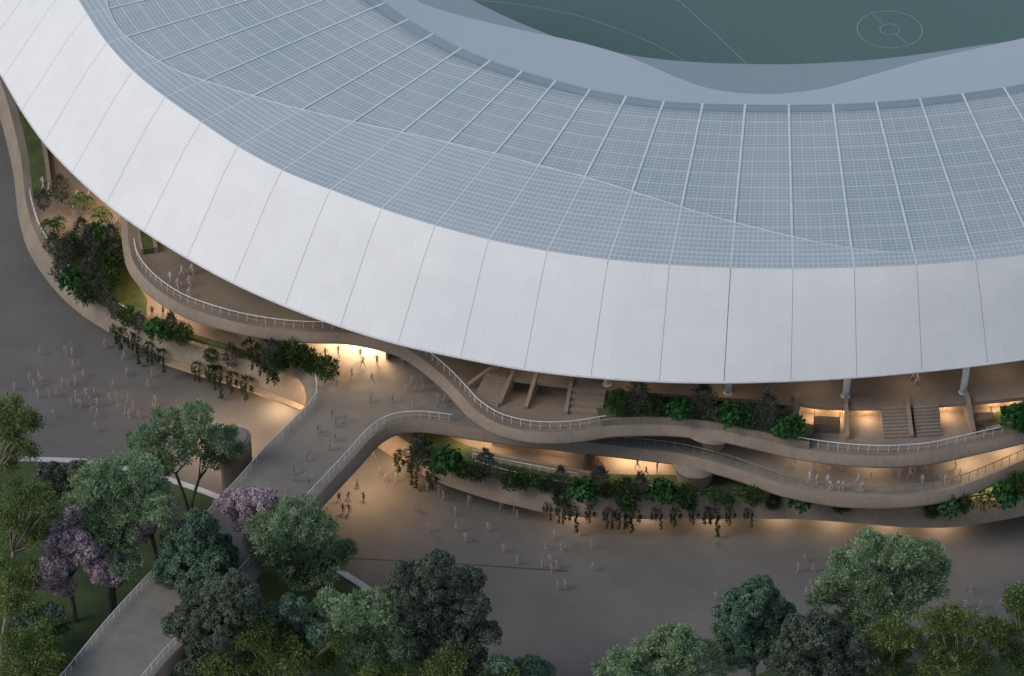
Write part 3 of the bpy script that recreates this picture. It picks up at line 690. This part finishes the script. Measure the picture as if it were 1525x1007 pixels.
tree((330, 1060), [(300, 900, 26), (330, 886, 23), (350, 882, 23), (290, 930, 28), (325, 930, 30), (365, 905, 20), (265, 932, 18), (340, 960, 23), (310, 970, 23), (300, 1000, 23), (372, 882, 12), (350, 862, 9)], 'puff', L['olive dark'], 'dark olive clumpy tree across the foot of the bridge')
tree((420, 1075), [(340, 955, 22), (380, 940, 24), (420, 950, 25), (450, 965, 25), (360, 985, 22), (420, 990, 27), (480, 980, 22), (500, 952, 15), (320, 1000, 22), (390, 1010, 22)], 'euc', L['euc'], 'olive gum tree at the bottom edge right of the bridge foot', 'barkpale')
tree((545, 1060), [(490, 906, 16), (520, 916, 23), (560, 906, 22), (510, 945, 25), (550, 945, 29), (590, 930, 20), (570, 975, 25), (530, 975, 22), (600, 960, 16), (555, 1005, 20)], 'teal', L['teal'], 'teal feathery tree at the bottom between the gum and the big dark tree')
tree((660, 1060), [(650, 842, 20), (620, 857, 18), (605, 882, 19), (640, 880, 25), (675, 870, 21), (700, 867, 15), (580, 906, 13), (620, 910, 25), (660, 915, 29), (695, 905, 22), (640, 950, 29), (680, 955, 27), (710, 940, 18), (730, 945, 12), (655, 985, 25), (610, 965, 18), (700, 985, 19), (596, 852, 9)], 'puff', L['olive dark'], 'big dark clumpy tree on the plaza edge, tallest at bottom centre')
tree((575, 1085), [(560, 1006, 16), (540, 1013, 13), (590, 1011, 16)], 'euc', L['euc'], 'yellow green gum top just showing at the bottom edge under the teal tree', 'barkpale')
tree((690, 1090), [(640, 992, 16), (670, 987, 17), (700, 997, 19), (735, 1002, 16), (760, 1009, 10), (650, 1015, 18)], 'euc', L['euc'], 'yellow green gum at the bottom edge in front of the big dark tree', 'barkpale')
tree((785, 1075), [(745, 992, 13), (790, 993, 13), (808, 999, 12), (765, 1004, 13)], 'puff', L['fig'], 'small blue green tree top right of the yellow green gum at bottom centre')
tree((990, 1085), [(995, 957, 16), (960, 972, 20), (1020, 967, 19), (930, 987, 18), (980, 990, 26), (1040, 985, 22), (906, 1001, 13), (1070, 995, 16), (1010, 1000, 23)], 'teal', L['teal'], 'pale teal feathery tree standing alone at the bottom edge of the plaza')
tree((1120, 1040), [(1130, 877, 18), (1110, 897, 20), (1145, 896, 20), (1095, 920, 20), (1130, 925, 26), (1160, 920, 18), (1080, 945, 16), (1115, 955, 24), (1150, 955, 22), (1105, 980, 18), (1174, 930, 9)], 'puff', L['fig'], 'tall blue green rounded tree left of the large pale teal tree at bottom right')
tree((1215, 1075), [(1190, 937, 18), (1215, 946, 23), (1180, 960, 20), (1230, 970, 23), (1200, 985, 24), (1250, 985, 23), (1275, 962, 16), (1160, 985, 16), (1285, 985, 16), (1245, 937, 16)], 'puff', L['olive dark'], 'dark spreading tree at the bottom right between the blue green tree and the gums')
tree((1320, 1000), [(1290, 817, 18), (1325, 822, 20), (1355, 826, 18), (1385, 827, 14), (1260, 846, 20), (1300, 850, 26), (1345, 850, 26), (1385, 850, 20), (1404, 846, 11), (1235, 880, 18), (1270, 880, 22), (1310, 885, 24), (1355, 880, 22), (1395, 880, 12), (1300, 914, 20), (1340, 910, 20), (1221, 889, 11)], 'teal', L['teal'], 'large pale teal feathery tree on the plaza at bottom right')
tree((1255, 1010), [(1235, 936, 16), (1260, 931, 18), (1250, 950, 16), (1280, 940, 13)], 'teal', L['teal'], 'small teal tree tucked under the large pale teal tree')
tree((1320, 1065), [(1310, 945, 18), (1340, 945, 18), (1300, 965, 16), (1330, 965, 18), (1355, 955, 12), (1290, 985, 13), (1320, 990, 20), (1285, 1005, 18)], 'euc', L['euc'], 'olive gum directly below the large pale teal tree', 'barkpale')
tree((1420, 1075), [(1385, 925, 16), (1410, 921, 18), (1440, 926, 18), (1470, 936, 16), (1400, 950, 18), (1440, 955, 16), (1420, 985, 22), (1450, 985, 20), (1390, 985, 18), (1375, 1003, 16), (1480, 960, 12)], 'euc', L['euc'], 'wide olive gum at the bottom right with pale branches showing', 'barkpale')
tree((1528, 1050), [(1510, 895, 14), (1525, 886, 18), (1520, 915, 14), (1500, 940, 11), (1520, 950, 16), (1510, 975, 16), (1530, 990, 18), (1490, 956, 9)], 'euc', L['euc'], 'olive gum cut by the right edge of the picture', 'barkpale')
tree((-14, 860), [(10, 612, 18), (35, 622, 13), (50, 627, 10), (5, 640, 18), (30, 650, 12), (10, 675, 18), (44, 672, 10), (15, 692, 10)], 'euc', L['euc'], 'olive gum at the left edge reaching up to the crowd on the plaza', 'barkpale')
tree((12, 935), [(25, 737, 20), (55, 742, 20), (75, 750, 15), (15, 770, 18), (50, 775, 23), (25, 800, 20), (55, 802, 15), (80, 770, 9)], 'euc', L['euc'], 'rounded olive gum on the left lawn beside the pink purple blossom', 'barkpale')
tree((2, 985), [(15, 850, 16), (40, 850, 12), (15, 876, 18), (45, 872, 11), (10, 900, 13)], 'euc', L['euc'], 'thin olive gum at the left edge below the rounded gum', 'barkpale')
tree((25, 1080), [(15, 960, 16), (50, 957, 20), (75, 966, 14), (30, 985, 22), (70, 985, 18), (94, 990, 9), (10, 1005, 18), (60, 1006, 18)], 'euc', L['euc'], 'olive gum filling the bottom left corner', 'barkpale')
tree((60, 1000), [(90, 930, 12), (70, 925, 10), (20, 905, 14), (45, 905, 10)], 'euc', L['euc'], 'small olive gum between the purple blossom and the bottom left gum', 'barkpale')
tree((470, 1065), [(440, 905, 14), (420, 915, 13), (400, 925, 14), (465, 925, 14), (480, 945, 14)], 'puff', L['fig'], 'small blue green tree behind the olive gum right of the bridge foot')
# ------------------------------------------------------------------ planting on the terraces
def proto_leaves(kind, h, seed):
    """returns list of (part name, mesh) for one plant of height h (metres), base at the origin"""
    parts = []; mb = MB()
    if kind == 'broad':           # mound of big round leaves
        m = 260; u = unit(m); u[:, 2] = np.abs(u[:, 2]) * .9; R = np.array([h * .5, h * .5, h * .55])
        lump = 1 + .22 * np.sin(u[:, 0] * 6 + seed) * np.cos(u[:, 1] * 5 - seed)
        pos = np.array([0, 0, h * .35]) + u * R * (RNG.uniform(.6, 1.05, m) * lump)[:, None]
        d = np.cross(u, RNG.normal(size=(m, 3))) + u * .3 + np.array([0, 0, -.15])
        parts.append(('foliage', leaf_mesh('foliage', pos, d, .62, .58, RNG.normal(.5, .2, m), L['green'])))
        stems = 5
    elif kind == 'bush':
        m = 520; u = unit(m); pos = np.array([0, 0, h * .55]) + u * np.array([h * .42, h * .42, h * .45]) * (RNG.uniform(.35, 1.05, m))[:, None]
        d = u + np.array([0, 0, .4]) + unit(m) * .6
        parts.append(('foliage', leaf_mesh('foliage', pos, d, .55, .20, RNG.normal(.5, .2, m), L['leafy']))); stems = 6
    elif kind == 'dark':          # upright plumed shrub
        m = 620; z = RNG.uniform(.12, 1, m); w = h * .26 * np.sin(np.clip(z * 1.15, 0, 1) * math.pi * .92 + .15) * (1 + .35 * np.sin(z * 19 + seed)); a = RNG.uniform(0, 2 * math.pi, m); rr = np.sqrt(RNG.random(m)) * np.abs(w)
        pos = np.stack([np.cos(a) * rr, np.sin(a) * rr, z * h], 1); d = np.stack([np.cos(a), np.sin(a), np.full(m, .5)], 1) + unit(m) * .4
        parts.append(('foliage', leaf_mesh('foliage', pos, d, .50, .13, RNG.normal(.5, .2, m), L['shade']))); stems = 4
    elif kind == 'palm':          # arching fronds from one stem
        pos, d, t = [], [], []; nf = 15
        for k in range(nf):
            a = 2 * math.pi * k / nf + RNG.uniform(-.2, .2); el = RNG.uniform(.2, 1.1); ln = h * RNG.uniform(.45, .62)
            prev = np.array([0, 0, h * .5]); q = prev
            for j in range(9):
                s = (j + 1) / 9; e = el - 1.5 * s * s
                q = q + np.array([math.cos(a) * math.cos(e), math.sin(a) * math.cos(e), math.sin(e)]) * ln / 9
                side = np.array([-math.sin(a), math.cos(a), 0])
                for sg in (-1, 1):
                    pos.append(q.copy()); d.append(side * sg + (q - prev) / ln * 6 + np.array([0, 0, -.3])); t.append(.5 + RNG.normal(0, .2))
                prev = q.copy()
        parts.append(('fronds', leaf_mesh('fronds', np.array(pos), np.array(d), .62, .16, np.array(t), L['leafy']))); stems = 0
        mb.tube([(0, 0, 0), (.04, .02, h * .25), (0, 0, h * .52)], [.11, .09, .08], 7)
    else:                         # trailing vines hanging over an edge: base at the top
        pos, d = [], []
        m = 90; u = unit(m); u[:, 2] = np.abs(u[:, 2]); pos.append(u * np.array([1.0, .45, .5]) * RNG.uniform(.3, 1, m)[:, None]); d.append(u + unit(m) * .5)
        ns = 3
        for k in range(ns):
            x = (k - 1) * .72 + RNG.uniform(-.15, .15); ln = h * RNG.uniform(.25, 1.05); nn = int(ln * 34)
            z = -np.linspace(0, ln, nn); wob = .10 * np.sin(z * 3 + k); pos.append(np.stack([x + wob + RNG.normal(0, .09, nn), np.full(nn, -.75) + RNG.normal(0, .09, nn), z + .15], 1)); d.append(unit(nn) + np.array([0, -.2, -.7]))
            mb.tube([(x, 0, .25), (x, -.6, .35), (x, -.75, .0), (x + .05, -.75, -ln)], [.03, .03, .025, .012], 4)
        pos, d = np.concatenate(pos), np.concatenate(d)
        parts.append(('foliage', leaf_mesh('foliage', pos, d, .33, .21, RNG.normal(.5, .2, len(pos)), L['vine']))); stems = 0
    for k in range(stems):
        a = 2 * math.pi * k / stems + seed; e = (math.cos(a) * h * .2, math.sin(a) * h * .2, h * .6)
        mb.tube([(0, 0, 0), (e[0] * .35, e[1] * .35, e[2] * .5), e], [.07, .05, .025], 5)
    if mb.v: parts.append(('stem', mb))
    return parts
KINDS = {'broad': ('broadleaf_shrub', 'bright green big leaved shrub', 'shrub', 3.4),
         'bush': ('leafy_bush', 'mid green leafy bush', 'bush', 3.0), 'dark': ('plumed_shrub', 'tall grey green plumed shrub', 'shrub', 4.4),
         'palm': ('small_palm', 'dark spiky small palm', 'palm', 3.4), 'vine': ('trailing_vine', 'dark trailing vine', 'vine', 3.0)}
PROTO = {}
for k, (nm, _, _, h) in KINDS.items():
    PROTO[k] = []
    for s in range(3):
        L_parts = []
        for pn, me in proto_leaves(k, h, s * 1.7):
            if isinstance(me, MB):
                o = me.build(pn, M['bark']); me = o.data; bpy.data.objects.remove(o)
            L_parts.append((pn, me))
        PROTO[k].append(L_parts)
def plant(kind, px, py, z, hpx=None, rz=None):
    nm, _, cat, h = KINDS[kind]; q = P(px, py, z); root = empty(nm, q)
    s = (hpx / 8.6 / h if hpx else RNG.uniform(.8, 1.1)) * (1 if kind == 'vine' else 1.05 if kind == 'dark' else .84); root.scale = (s * RNG.uniform(.9, 1.12) * (.8 if kind == 'vine' else 1),) * 2 + (s,)
    root.rotation_euler = (0, 0, RNG.uniform(0, 6.28) if rz is None else rz)
    for pn, me in PROTO[kind][RNG.integers(0, 3)]:
        o = bpy.data.objects.new(pn, me); COL.objects.link(o); o.parent = root
    return root, kind, px, py
ORD = ['leftmost', 'second from left', 'third from left', 'fourth from left', 'fifth from left', 'sixth from left', 'seventh from left', 'eighth from left', 'ninth from left', 'tenth from left', 'eleventh from left', 'twelfth from left', 'thirteenth from left', 'fourteenth from left', 'fifteenth from left', 'sixteenth from left']
def zone(items, place, group):
    by = {}
    for it in items: by.setdefault(it[1], []).append(it)
    for k, its in by.items():
        its.sort(key=lambda i: i[2])
        for j, it in enumerate(its):
            lab = KINDS[k][1] + ' ' + place + ('' if len(its) == 1 else ', ' + ORD[j])
            tag(it[0], lab, KINDS[k][2], group + ' ' + {'broad': 'broadleaf shrubs', 'bush': 'bushes', 'dark': 'plumed shrubs', 'palm': 'palms', 'vine': 'vines'}[k])
ZP = Z_U + .85
zone([plant(*a) for a in [('bush', 920, 616, ZP, 36), ('dark', 950, 617, ZP, 50), ('bush', 972, 617, ZP, 30), ('broad', 1010, 622, ZP, 34), ('dark', 1047, 624, ZP, 50), ('broad', 1086, 633, ZP, 38), ('bush', 1110, 634, ZP, 34), ('dark', 1141, 641, ZP, 52), ('broad', 1172, 649, ZP, 40)]], 'in the long upper deck planter', 'upper planter')
zone([plant('broad', 1511, 640, Z_U + .6, 44), plant('bush', 1530, 640, Z_U + .6, 40)], 'in the upper deck planter at the right edge', 'right upper planter')
ZB = Z_T + .25
zone([plant(*a) for a in [('bush', 628, 682, ZB, 32), ('dark', 622, 700, ZB, 40), ('broad', 663, 705, ZB, 44), ('bush', 690, 712, ZB, 26), ('bush', 709, 716, ZB, 24), ('dark', 723, 713, ZB, 40), ('bush', 760, 728, ZB, 26), ('bush', 777, 728, ZB, 26), ('palm', 797, 727, ZB, 28), ('bush', 812, 732, ZB, 24)]], 'in the terrace bed beside the footbridge', 'terrace bed below the bridge')
zone([plant(*a) for a in [('dark', 835, 729, ZB, 32), ('broad', 868, 747, ZB, 40), ('dark', 893, 736, ZB, 38), ('bush', 905, 742, ZB, 24), ('bush', 931, 746, ZB, 34), ('dark', 953, 748, ZB, 40), ('broad', 986, 750, ZB, 40), ('bush', 1022, 750, ZB, 32), ('palm', 1056, 747, ZB, 26), ('palm', 1077, 748, ZB, 26), ('palm', 1102, 747, ZB, 26), ('bush', 1122, 752, ZB, 28), ('broad', 1190, 757, ZB, 34)]], 'in the middle terrace bed', 'middle terrace bed')
zone([plant(*a) for a in [('broad', 1412, 768, ZB, 34), ('palm', 1465, 760, ZB, 34), ('broad', 1495, 752, ZB, 40), ('bush', 1514, 742, ZB, 40), ('bush', 1432, 762, ZB, 28)]], 'in the terrace bed at the right edge', 'right terrace bed')
zone([plant(*a) for a in [('dark', 92, 302, ZB, 40), ('palm', 124, 313, ZB, 38), ('dark', 66, 316, ZB, 32), ('palm', 81, 350, ZB, 38), ('palm', 151, 336, ZB, 36), ('dark', 124, 364, ZB, 38), ('broad', 143, 358, ZB, 32), ('dark', 168, 374, ZB, 38), ('dark', 82, 382, ZB, 34), ('bush', 106, 380, ZB, 36)]], 'in the far left terrace garden', 'far terrace garden')
zone([plant(*a) for a in [('dark', 132, 384, ZB, 40), ('bush', 156, 388, ZB, 38), ('bush', 176, 392, ZB, 40), ('dark', 101, 396, ZB, 40), ('dark', 146, 410, ZB, 44), ('bush', 166, 414, ZB, 40), ('dark', 93, 424, ZB, 42), ('broad', 108, 434, ZB, 42), ('dark', 134, 434, ZB, 44), ('bush', 156, 438, ZB, 42), ('bush', 128, 452, ZB, 40), ('dark', 152, 456, ZB, 44), ('dark', 174, 408, ZB, 40)]], 'in the near left terrace garden', 'near terrace garden')
zone([plant(*a) for a in [('dark', 172, 478, ZB, 34), ('bush', 192, 486, ZB, 32), ('dark', 208, 496, ZB, 30), ('broad', 238, 506, ZB, 38), ('dark', 257, 506, ZB, 38), ('bush', 274, 512, ZB, 32)]], 'at the terrace garden front corner', 'front corner garden')
zone([plant(*a) for a in [('bush', 415, 552, Z_M + .4, 32), ('bush', 434, 545, Z_M + .4, 40), ('bush', 452, 548, Z_M + .4, 34), ('bush', 470, 556, Z_M + .4, 30), ('bush', 488, 566, Z_M + .4, 36), ('dark', 408, 548, Z_M + .4, 40), ('vine', 369, 512, Z_M + .2, 34, .9), ('vine', 381, 521, Z_M + .2, 34, .9), ('vine', 392, 530, Z_M + .2, 36, .9), ('vine', 403, 540, Z_M + .2, 36, .9)]], 'in the bridge landing hedge', 'bridge landing hedge')
def near_T(px): return min(cT, key=lambda p: abs(proj(p)[0] - px) + (0 if proj(p)[1] > 480 else 1e4))
def hang(px, hpx, inset=.55, z=4.2):
    i = min(range(len(cT)), key=lambda k: abs(proj(cT[k])[0] - px) + (0 if proj(cT[k])[1] > 480 else 1e4))
    t = cT[min(i + 1, len(cT) - 1)] - cT[max(i - 1, 0)]; n = Vector((-t.y, t.x, 0)).normalized()
    q = cT[i] + n * inset; x, y = proj((q.x, q.y, z)); return plant('vine', x, y, z, hpx, math.atan2(t.y, t.x))
def ledge(kind, px, hpx, z=4.4, inset=.7):
    i = min(range(len(cT)), key=lambda k: abs(proj(cT[k])[0] - px) + (0 if proj(cT[k])[1] > 480 else 1e4))
    t = cT[min(i + 1, len(cT) - 1)] - cT[max(i - 1, 0)]; n = Vector((-t.y, t.x, 0)).normalized()
    q = cT[i] + n * inset; x, y = proj((q.x, q.y, z)); return plant(kind, x, y, z, hpx)
zone([hang(x, h, i_) for x, h, i_ in ((168, 22, .5), (183, 30, .5), (200, 34, .5), (220, 24, .3), (242, 26, -.4))], 'hanging over the left terrace front', 'left terrace front')
zone([hang(x, h, -.45) for x, h in ((300, 22), (318, 28), (330, 36), (352, 30), (374, 32))] + [ledge('dark', 345, 34), ledge('bush', 315, 22)], 'on the front left of the footbridge', 'terrace front by the bridge')
zone([hang(x, h) for x, h in ((596, 30), (612, 32), (640, 28))], 'on the front just right of the footbridge', 'terrace front right of the bridge')
zone([hang(x, h) for x, h in ((818, 20), (834, 22), (851, 32), (880, 22), (908, 24), (926, 24), (945, 34), (974, 24))] + [ledge('bush', 830, 22), ledge('bush', 930, 24), ledge('dark', 880, 20)], 'on the middle terrace front', 'middle terrace front')
zone([hang(x, h) for x, h in ((1002, 24), (1030, 22), (1060, 34), (1087, 24), (1117, 22))] + [ledge('bush', 1020, 24), ledge('palm', 1082, 30), ledge('bush', 1150, 20), ledge('bush', 1250, 24), ledge('bush', 1392, 26)], 'on the front below the curved deck', 'right terrace front')
# ------------------------------------------------------------------ people
def figure(pose):
    """skeleton grown into one continuous body; faces -y"""
    V = []; E = []; R = []
    def v(x, y, z, r, par=None, ry=None):
        V.append((x, y, z)); R.append((r, ry or r))
        if par is not None: E.append((par, len(V) - 1))
        return len(V) - 1
    st_, ar = pose
    hip = v(0, 0, .96, .13, None, .10); be = v(0, -.01, 1.14, .125, hip, .095); ch = v(0, -.02, 1.34, .155, be, .105); nk = v(0, -.02, 1.50, .055, ch); hd0 = v(0, -.035, 1.58, .075, nk); hd = v(0, -.045, 1.68, .095, hd0); v(0, -.04, 1.75, .06, hd)
    v(0, -.15, 1.645, .014, hd0)
    for s in (-1, 1):
        a = st_ * s
        th = v(s * .09, 0, .88, .095, hip); kn = v(s * .10, -.20 * a - .02 * abs(a), .50 + .02 * abs(a), .058, th); an = v(s * .10, -.36 * a if a > 0 else -.40 * a, .09 + (.05 if a < 0 else 0), .038, kn); v(s * .11, (-.36 * a if a > 0 else -.40 * a) - .17, .03 + (.02 if a < 0 else 0), .035, an)
        sh = v(s * .19, -.01, 1.42, .058, ch)
        if ar == 'hips': el = v(s * .40, .03, 1.20, .040, sh); wr = v(s * .20, -.06, 1.03, .028, el)
        elif ar == 'up' and s > 0: el = v(s * .30, -.12, 1.30, .040, sh); wr = v(s * .18, -.22, 1.50, .028, el)
        else: el = v(s * .26, .05 + .10 * a, 1.16, .040, sh); wr = v(s * .25, -.05 + .24 * a, .93, .028, el)
        w = Vector(V[wr]); e = Vector(V[el]); dr = (w - e).normalized(); pm = v(*(w + dr * .07), .032, wr, .018)
        for k, ln in ((-1.5, .075), (-.5, .09), (.5, .085), (1.5, .065)):
            o_ = Vector((0, k * .017, 0)); b_ = w + dr * .12 + o_; f1 = v(*b_, .009, pm); v(*(b_ + dr * ln * .6 + Vector((-s * .012, 0, 0))), .007, f1)
        tb = v(*(w + dr * .06 + Vector((0, -.045, 0))), .010, pm); v(*(w + dr * .10 + Vector((0, -.06, 0))), .008, tb)
    me = bpy.data.meshes.new('person'); me.from_pydata(V, E, []); o = bpy.data.objects.new('person', me); COL.objects.link(o)
    o.modifiers.new('skin', 'SKIN'); o.modifiers['skin'].use_smooth_shade = True
    for i, sv in enumerate(me.skin_vertices[0].data): sv.radius = R[i]; sv.use_root = (i == 0)
    sd = o.modifiers.new('sub', 'SUBSURF'); sd.levels = 1
    dg = bpy.context.evaluated_depsgraph_get(); dg.update(); ev = o.evaluated_get(dg); m2 = bpy.data.meshes.new_from_object(ev)
    bpy.data.objects.remove(o); bpy.data.meshes.remove(me); m2.name = 'person'; m2.materials.clear(); m2.materials.append(G['pink']); return m2
POSES = [((0.05, 'side'), 'standing'), ((.9, 'side'), 'striding'), ((-.9, 'side'), 'walking'), ((0.02, 'hips'), 'posing'), ((.5, 'side'), 'strolling'), ((.1, 'up'), 'waving')]
PM = [(figure(p), d) for p, d in POSES]
def people(feet, z, place, group, mat, poses=(0, 1, 2, 3, 4), tint='pale'):
    its = []
    for x, y in feet:
        k = poses[RNG.integers(0, len(poses))]; me, d = PM[k]
        o = bpy.data.objects.new('person', me); COL.objects.link(o); q = P(x, y, z); o.location = q
        o.rotation_euler = (0, 0, RNG.uniform(0, 6.28)); s = RNG.uniform(.94, 1.06); o.scale = (s * 1.06, s * 1.06, s)
        o.material_slots[0].link = 'OBJECT'; o.material_slots[0].material = G[mat]; its.append((x, o, d))
    its.sort(key=lambda i: i[0])
    for j, (x, o, d) in enumerate(its):
        tag(o, f'{tint} figure {d} {place}' + ('' if len(its) == 1 else ', ' + ORD[j]), 'person', group)
people([(60, 529), (98.6, 527.5), (106, 522), (108, 532), (109.5, 550.6), (125, 563)], 0, 'alone behind the left plaza crowd', 'strollers behind the left crowd', 'pink')
people([(44.7, 569), (58.8, 569), (62.6, 574.5), (93, 575), (103, 580), (112.5, 573), (22, 582), (51, 580)], 0, 'in the back row of the left plaza crowd', 'back row of the left crowd', 'pink')
people([(57, 593), (73, 592), (84.6, 591.6), (114, 594), (128, 591), (131, 592.5), (141, 591.6), (163.5, 600), (174.7, 598), (191.4, 601.3)], 0, 'in the middle row of the left plaza crowd', 'middle row of the left crowd', 'pink')
people([(106.5, 606.5), (118.5, 607), (121, 608.5), (135, 603), (145, 607), (176.7, 610), (198.6, 610)], 0, 'in the third row of the left plaza crowd', 'third row of the left crowd', 'pink')
people([(138, 617.7), (145, 622), (80.5, 623), (143, 643), (188.5, 619), (193.4, 624), (206.8, 624)], 0, 'at the front of the left plaza crowd', 'front of the left crowd', 'pink')
people([(156.5, 519), (185, 536), (189.6, 560), (227, 562), (168.5, 579), (220.5, 580.5), (232, 604), (229.6, 612)], 0, 'between the left crowd and the hanging vines', 'people before the left terrace', 'pink')
people([(64, 278), (65.4, 289), (73.6, 293), (74.3, 287), (115.3, 297), (120.5, 303), (110, 321), (132.4, 298), (172.6, 342), (176, 339), (164.4, 348)], Z_T, 'among the palms of the left terrace garden', 'people in the terrace garden', 'white')
people([(253.8, 419.5), (265, 429), (271, 411), (286.6, 407.6), (282.5, 425.5), (282, 444)], Z_U, 'on the upper deck behind the left rail', 'people on the left upper deck', 'white')
people([(227, 470), (243.4, 469.5), (253.8, 472)], Z_T, 'in the warm light behind the front corner garden', 'people on the left terrace', 'brown', tint='dark')
people([(485, 532.5), (504, 529), (537, 534), (541, 546), (561.7, 543)], Z_M, 'in the bright light under the upper deck', 'people by the bright opening', 'brown', tint='dark')
people([(524, 563), (553.5, 570.5), (501, 579.4), (551, 600), (584, 601)], Z_M, 'in the middle of the bridge landing', 'people on the bridge landing', 'mauve', tint='grey')
people([(599.6, 545), (613.8, 572.7), (628, 572), (604.8, 584.6), (619.8, 584.6), (631, 583), (614.5, 610.6), (652.5, 601.7), (660.7, 607.7), (663, 600)], Z_M, 'on the right side of the bridge landing', 'people on the landing right side', 'pink')
people([(494.6, 624), (499.8, 633), (514.7, 630), (473.5, 645.5), (477.5, 650.5), (499, 638), (499, 657.5)], Z_M, 'where the footbridge meets the landing', 'people at the head of the bridge', 'mauve', tint='grey')
people([(461.6, 679), (457.6, 687), (490.4, 671.4), (438.7, 719), (436.7, 707), (456.6, 717), (459.6, 726), (418, 755), (403, 751)], Z_M, 'on the span of the footbridge', 'people on the footbridge span', 'mauve', tint='grey')
people([(556, 683), (566.4, 709), (575.8, 719), (589.7, 719), (585.7, 705)], 0, 'under the vines right of the footbridge', 'people under the right vines', 'pink')
people([(532, 728), (505.3, 748), (519, 745), (541.4, 747), (511.2, 764), (520, 765)], 0, 'in the pool of light right of the footbridge', 'people in the pool of light', 'brown', tint='dark')
people([(636, 731), (654, 735.7), (660.7, 744.7), (617.5, 759.6), (698.7, 750.6), (678, 768.5), (745.6, 759.6), (765.7, 767), (770, 773)], 0, 'along the foot of the terrace front', 'people along the terrace front', 'pink')
people([(639, 793), (679.4, 792.5), (693, 808.5), (726.7, 792.5), (749.5, 823.7), (769.7, 841.4)], 0, 'on the open plaza left of the centre group', 'people left of the centre group', 'pink')
people([(825.4, 803.4), (813.6, 821), (836.4, 822), (881, 817), (807, 846.5), (818.7, 839.7), (821, 853), (828.8, 848), (882.8, 850.7)], 0, 'in the centre group on the open plaza', 'centre group on the plaza', 'pink')
people([(830.5, 879.4), (841.5, 878.5)], 0, 'in the pair in front of the centre group', 'pair before the centre group', 'mauve', tint='faint')
people([(1065, 895)], 0, 'alone left of the tall blue green tree', 'lone person', 'mauve', tint='faint')
people([(1199.5, 836.6), (1188.4, 853), (1211.4, 853), (1207, 877), (1200, 887)], 0, 'on the plaza left of the large pale teal tree', 'people left of the teal tree', 'mauve', tint='faint')
people([(1437, 880), (1446, 887), (1437.7, 906.6), (1460, 906.6), (1384, 909.5)], 0, 'on the plaza right of the large pale teal tree', 'people right of the teal tree', 'mauve', tint='faint')
people([(1183, 695), (1205, 717.6), (1212, 700), (1216, 721.7), (1232.4, 721.7), (1235, 707), (1236.4, 730), (1249, 699.5)], Z_M, 'on the left half of the long curved deck', 'people on the curved deck left half', 'white')
people([(1248.5, 730), (1254.5, 731), (1278, 719), (1284, 733), (1295.4, 717.6), (1327.6, 707.6), (1338.7, 711.4)], Z_M, 'in the middle of the long curved deck', 'people on the curved deck middle', 'white')
people([(1354.8, 710.6), (1360.7, 702.4), (1376.8, 700), (1373.4, 720.3), (1395, 709), (1400, 710.6), (1406.6, 721.8), (1422.5, 699.5), (1428.8, 712)], Z_M, 'on the right half of the long curved deck', 'people on the curved deck right half', 'white')
people([(1359, 566), (1366, 571.7)], Z_C, 'on the top concourse between the white columns', 'pair on the top concourse', 'white')
people([(949, 698), (962.4, 709), (978.6, 702)], Z_T, 'in the lit terrace opening below the middle deck', 'people in the terrace opening', 'brown', tint='dark')
# ------------------------------------------------------------------ light
SUN_EL, SUN_AZ = math.radians(42), math.radians(-108)    # azimuth of the sun seen from the scene, clockwise from +y
w = bpy.data.worlds.new("World"); sc.world = w; w.use_nodes = True; nt = w.node_tree; nt.nodes.clear()
wo = nt.nodes.new('ShaderNodeOutputWorld'); bg = nt.nodes.new('ShaderNodeBackground'); sky = nt.nodes.new('ShaderNodeTexSky')
sky.sky_type = 'NISHITA'; sky.sun_disc = False; sky.sun_elevation = SUN_EL; sky.sun_rotation = SUN_AZ; sky.dust_density = 1.0; sky.air_density = 1.0; sky.ozone_density = 1.0
bg.inputs['Strength'].default_value = .118
hs = nt.nodes.new('ShaderNodeHueSaturation'); hs.inputs['Saturation'].default_value = .72; nt.links.new(sky.outputs['Color'], hs.inputs['Color']); nt.links.new(hs.outputs['Color'], bg.inputs['Color']); nt.links.new(bg.outputs['Background'], wo.inputs['Surface'])
sl_ = bpy.data.lights.new('sun', 'SUN'); sl_.energy = 1.0; sl_.angle = math.radians(25); sl_.color = (1, .95, .88)
so = bpy.data.objects.new('sun', sl_); COL.objects.link(so)
sd = Vector((math.sin(SUN_AZ) * math.cos(SUN_EL), math.cos(SUN_AZ) * math.cos(SUN_EL), math.sin(SUN_EL)))
so.rotation_euler = (-sd).to_track_quat('-Z', 'Y').to_euler(); so.location = (-200, -100, 200)
sc.view_settings.view_transform = 'Standard'; sc.view_settings.look = 'None'; sc.view_settings.exposure = .32; sc.view_settings.gamma = 1
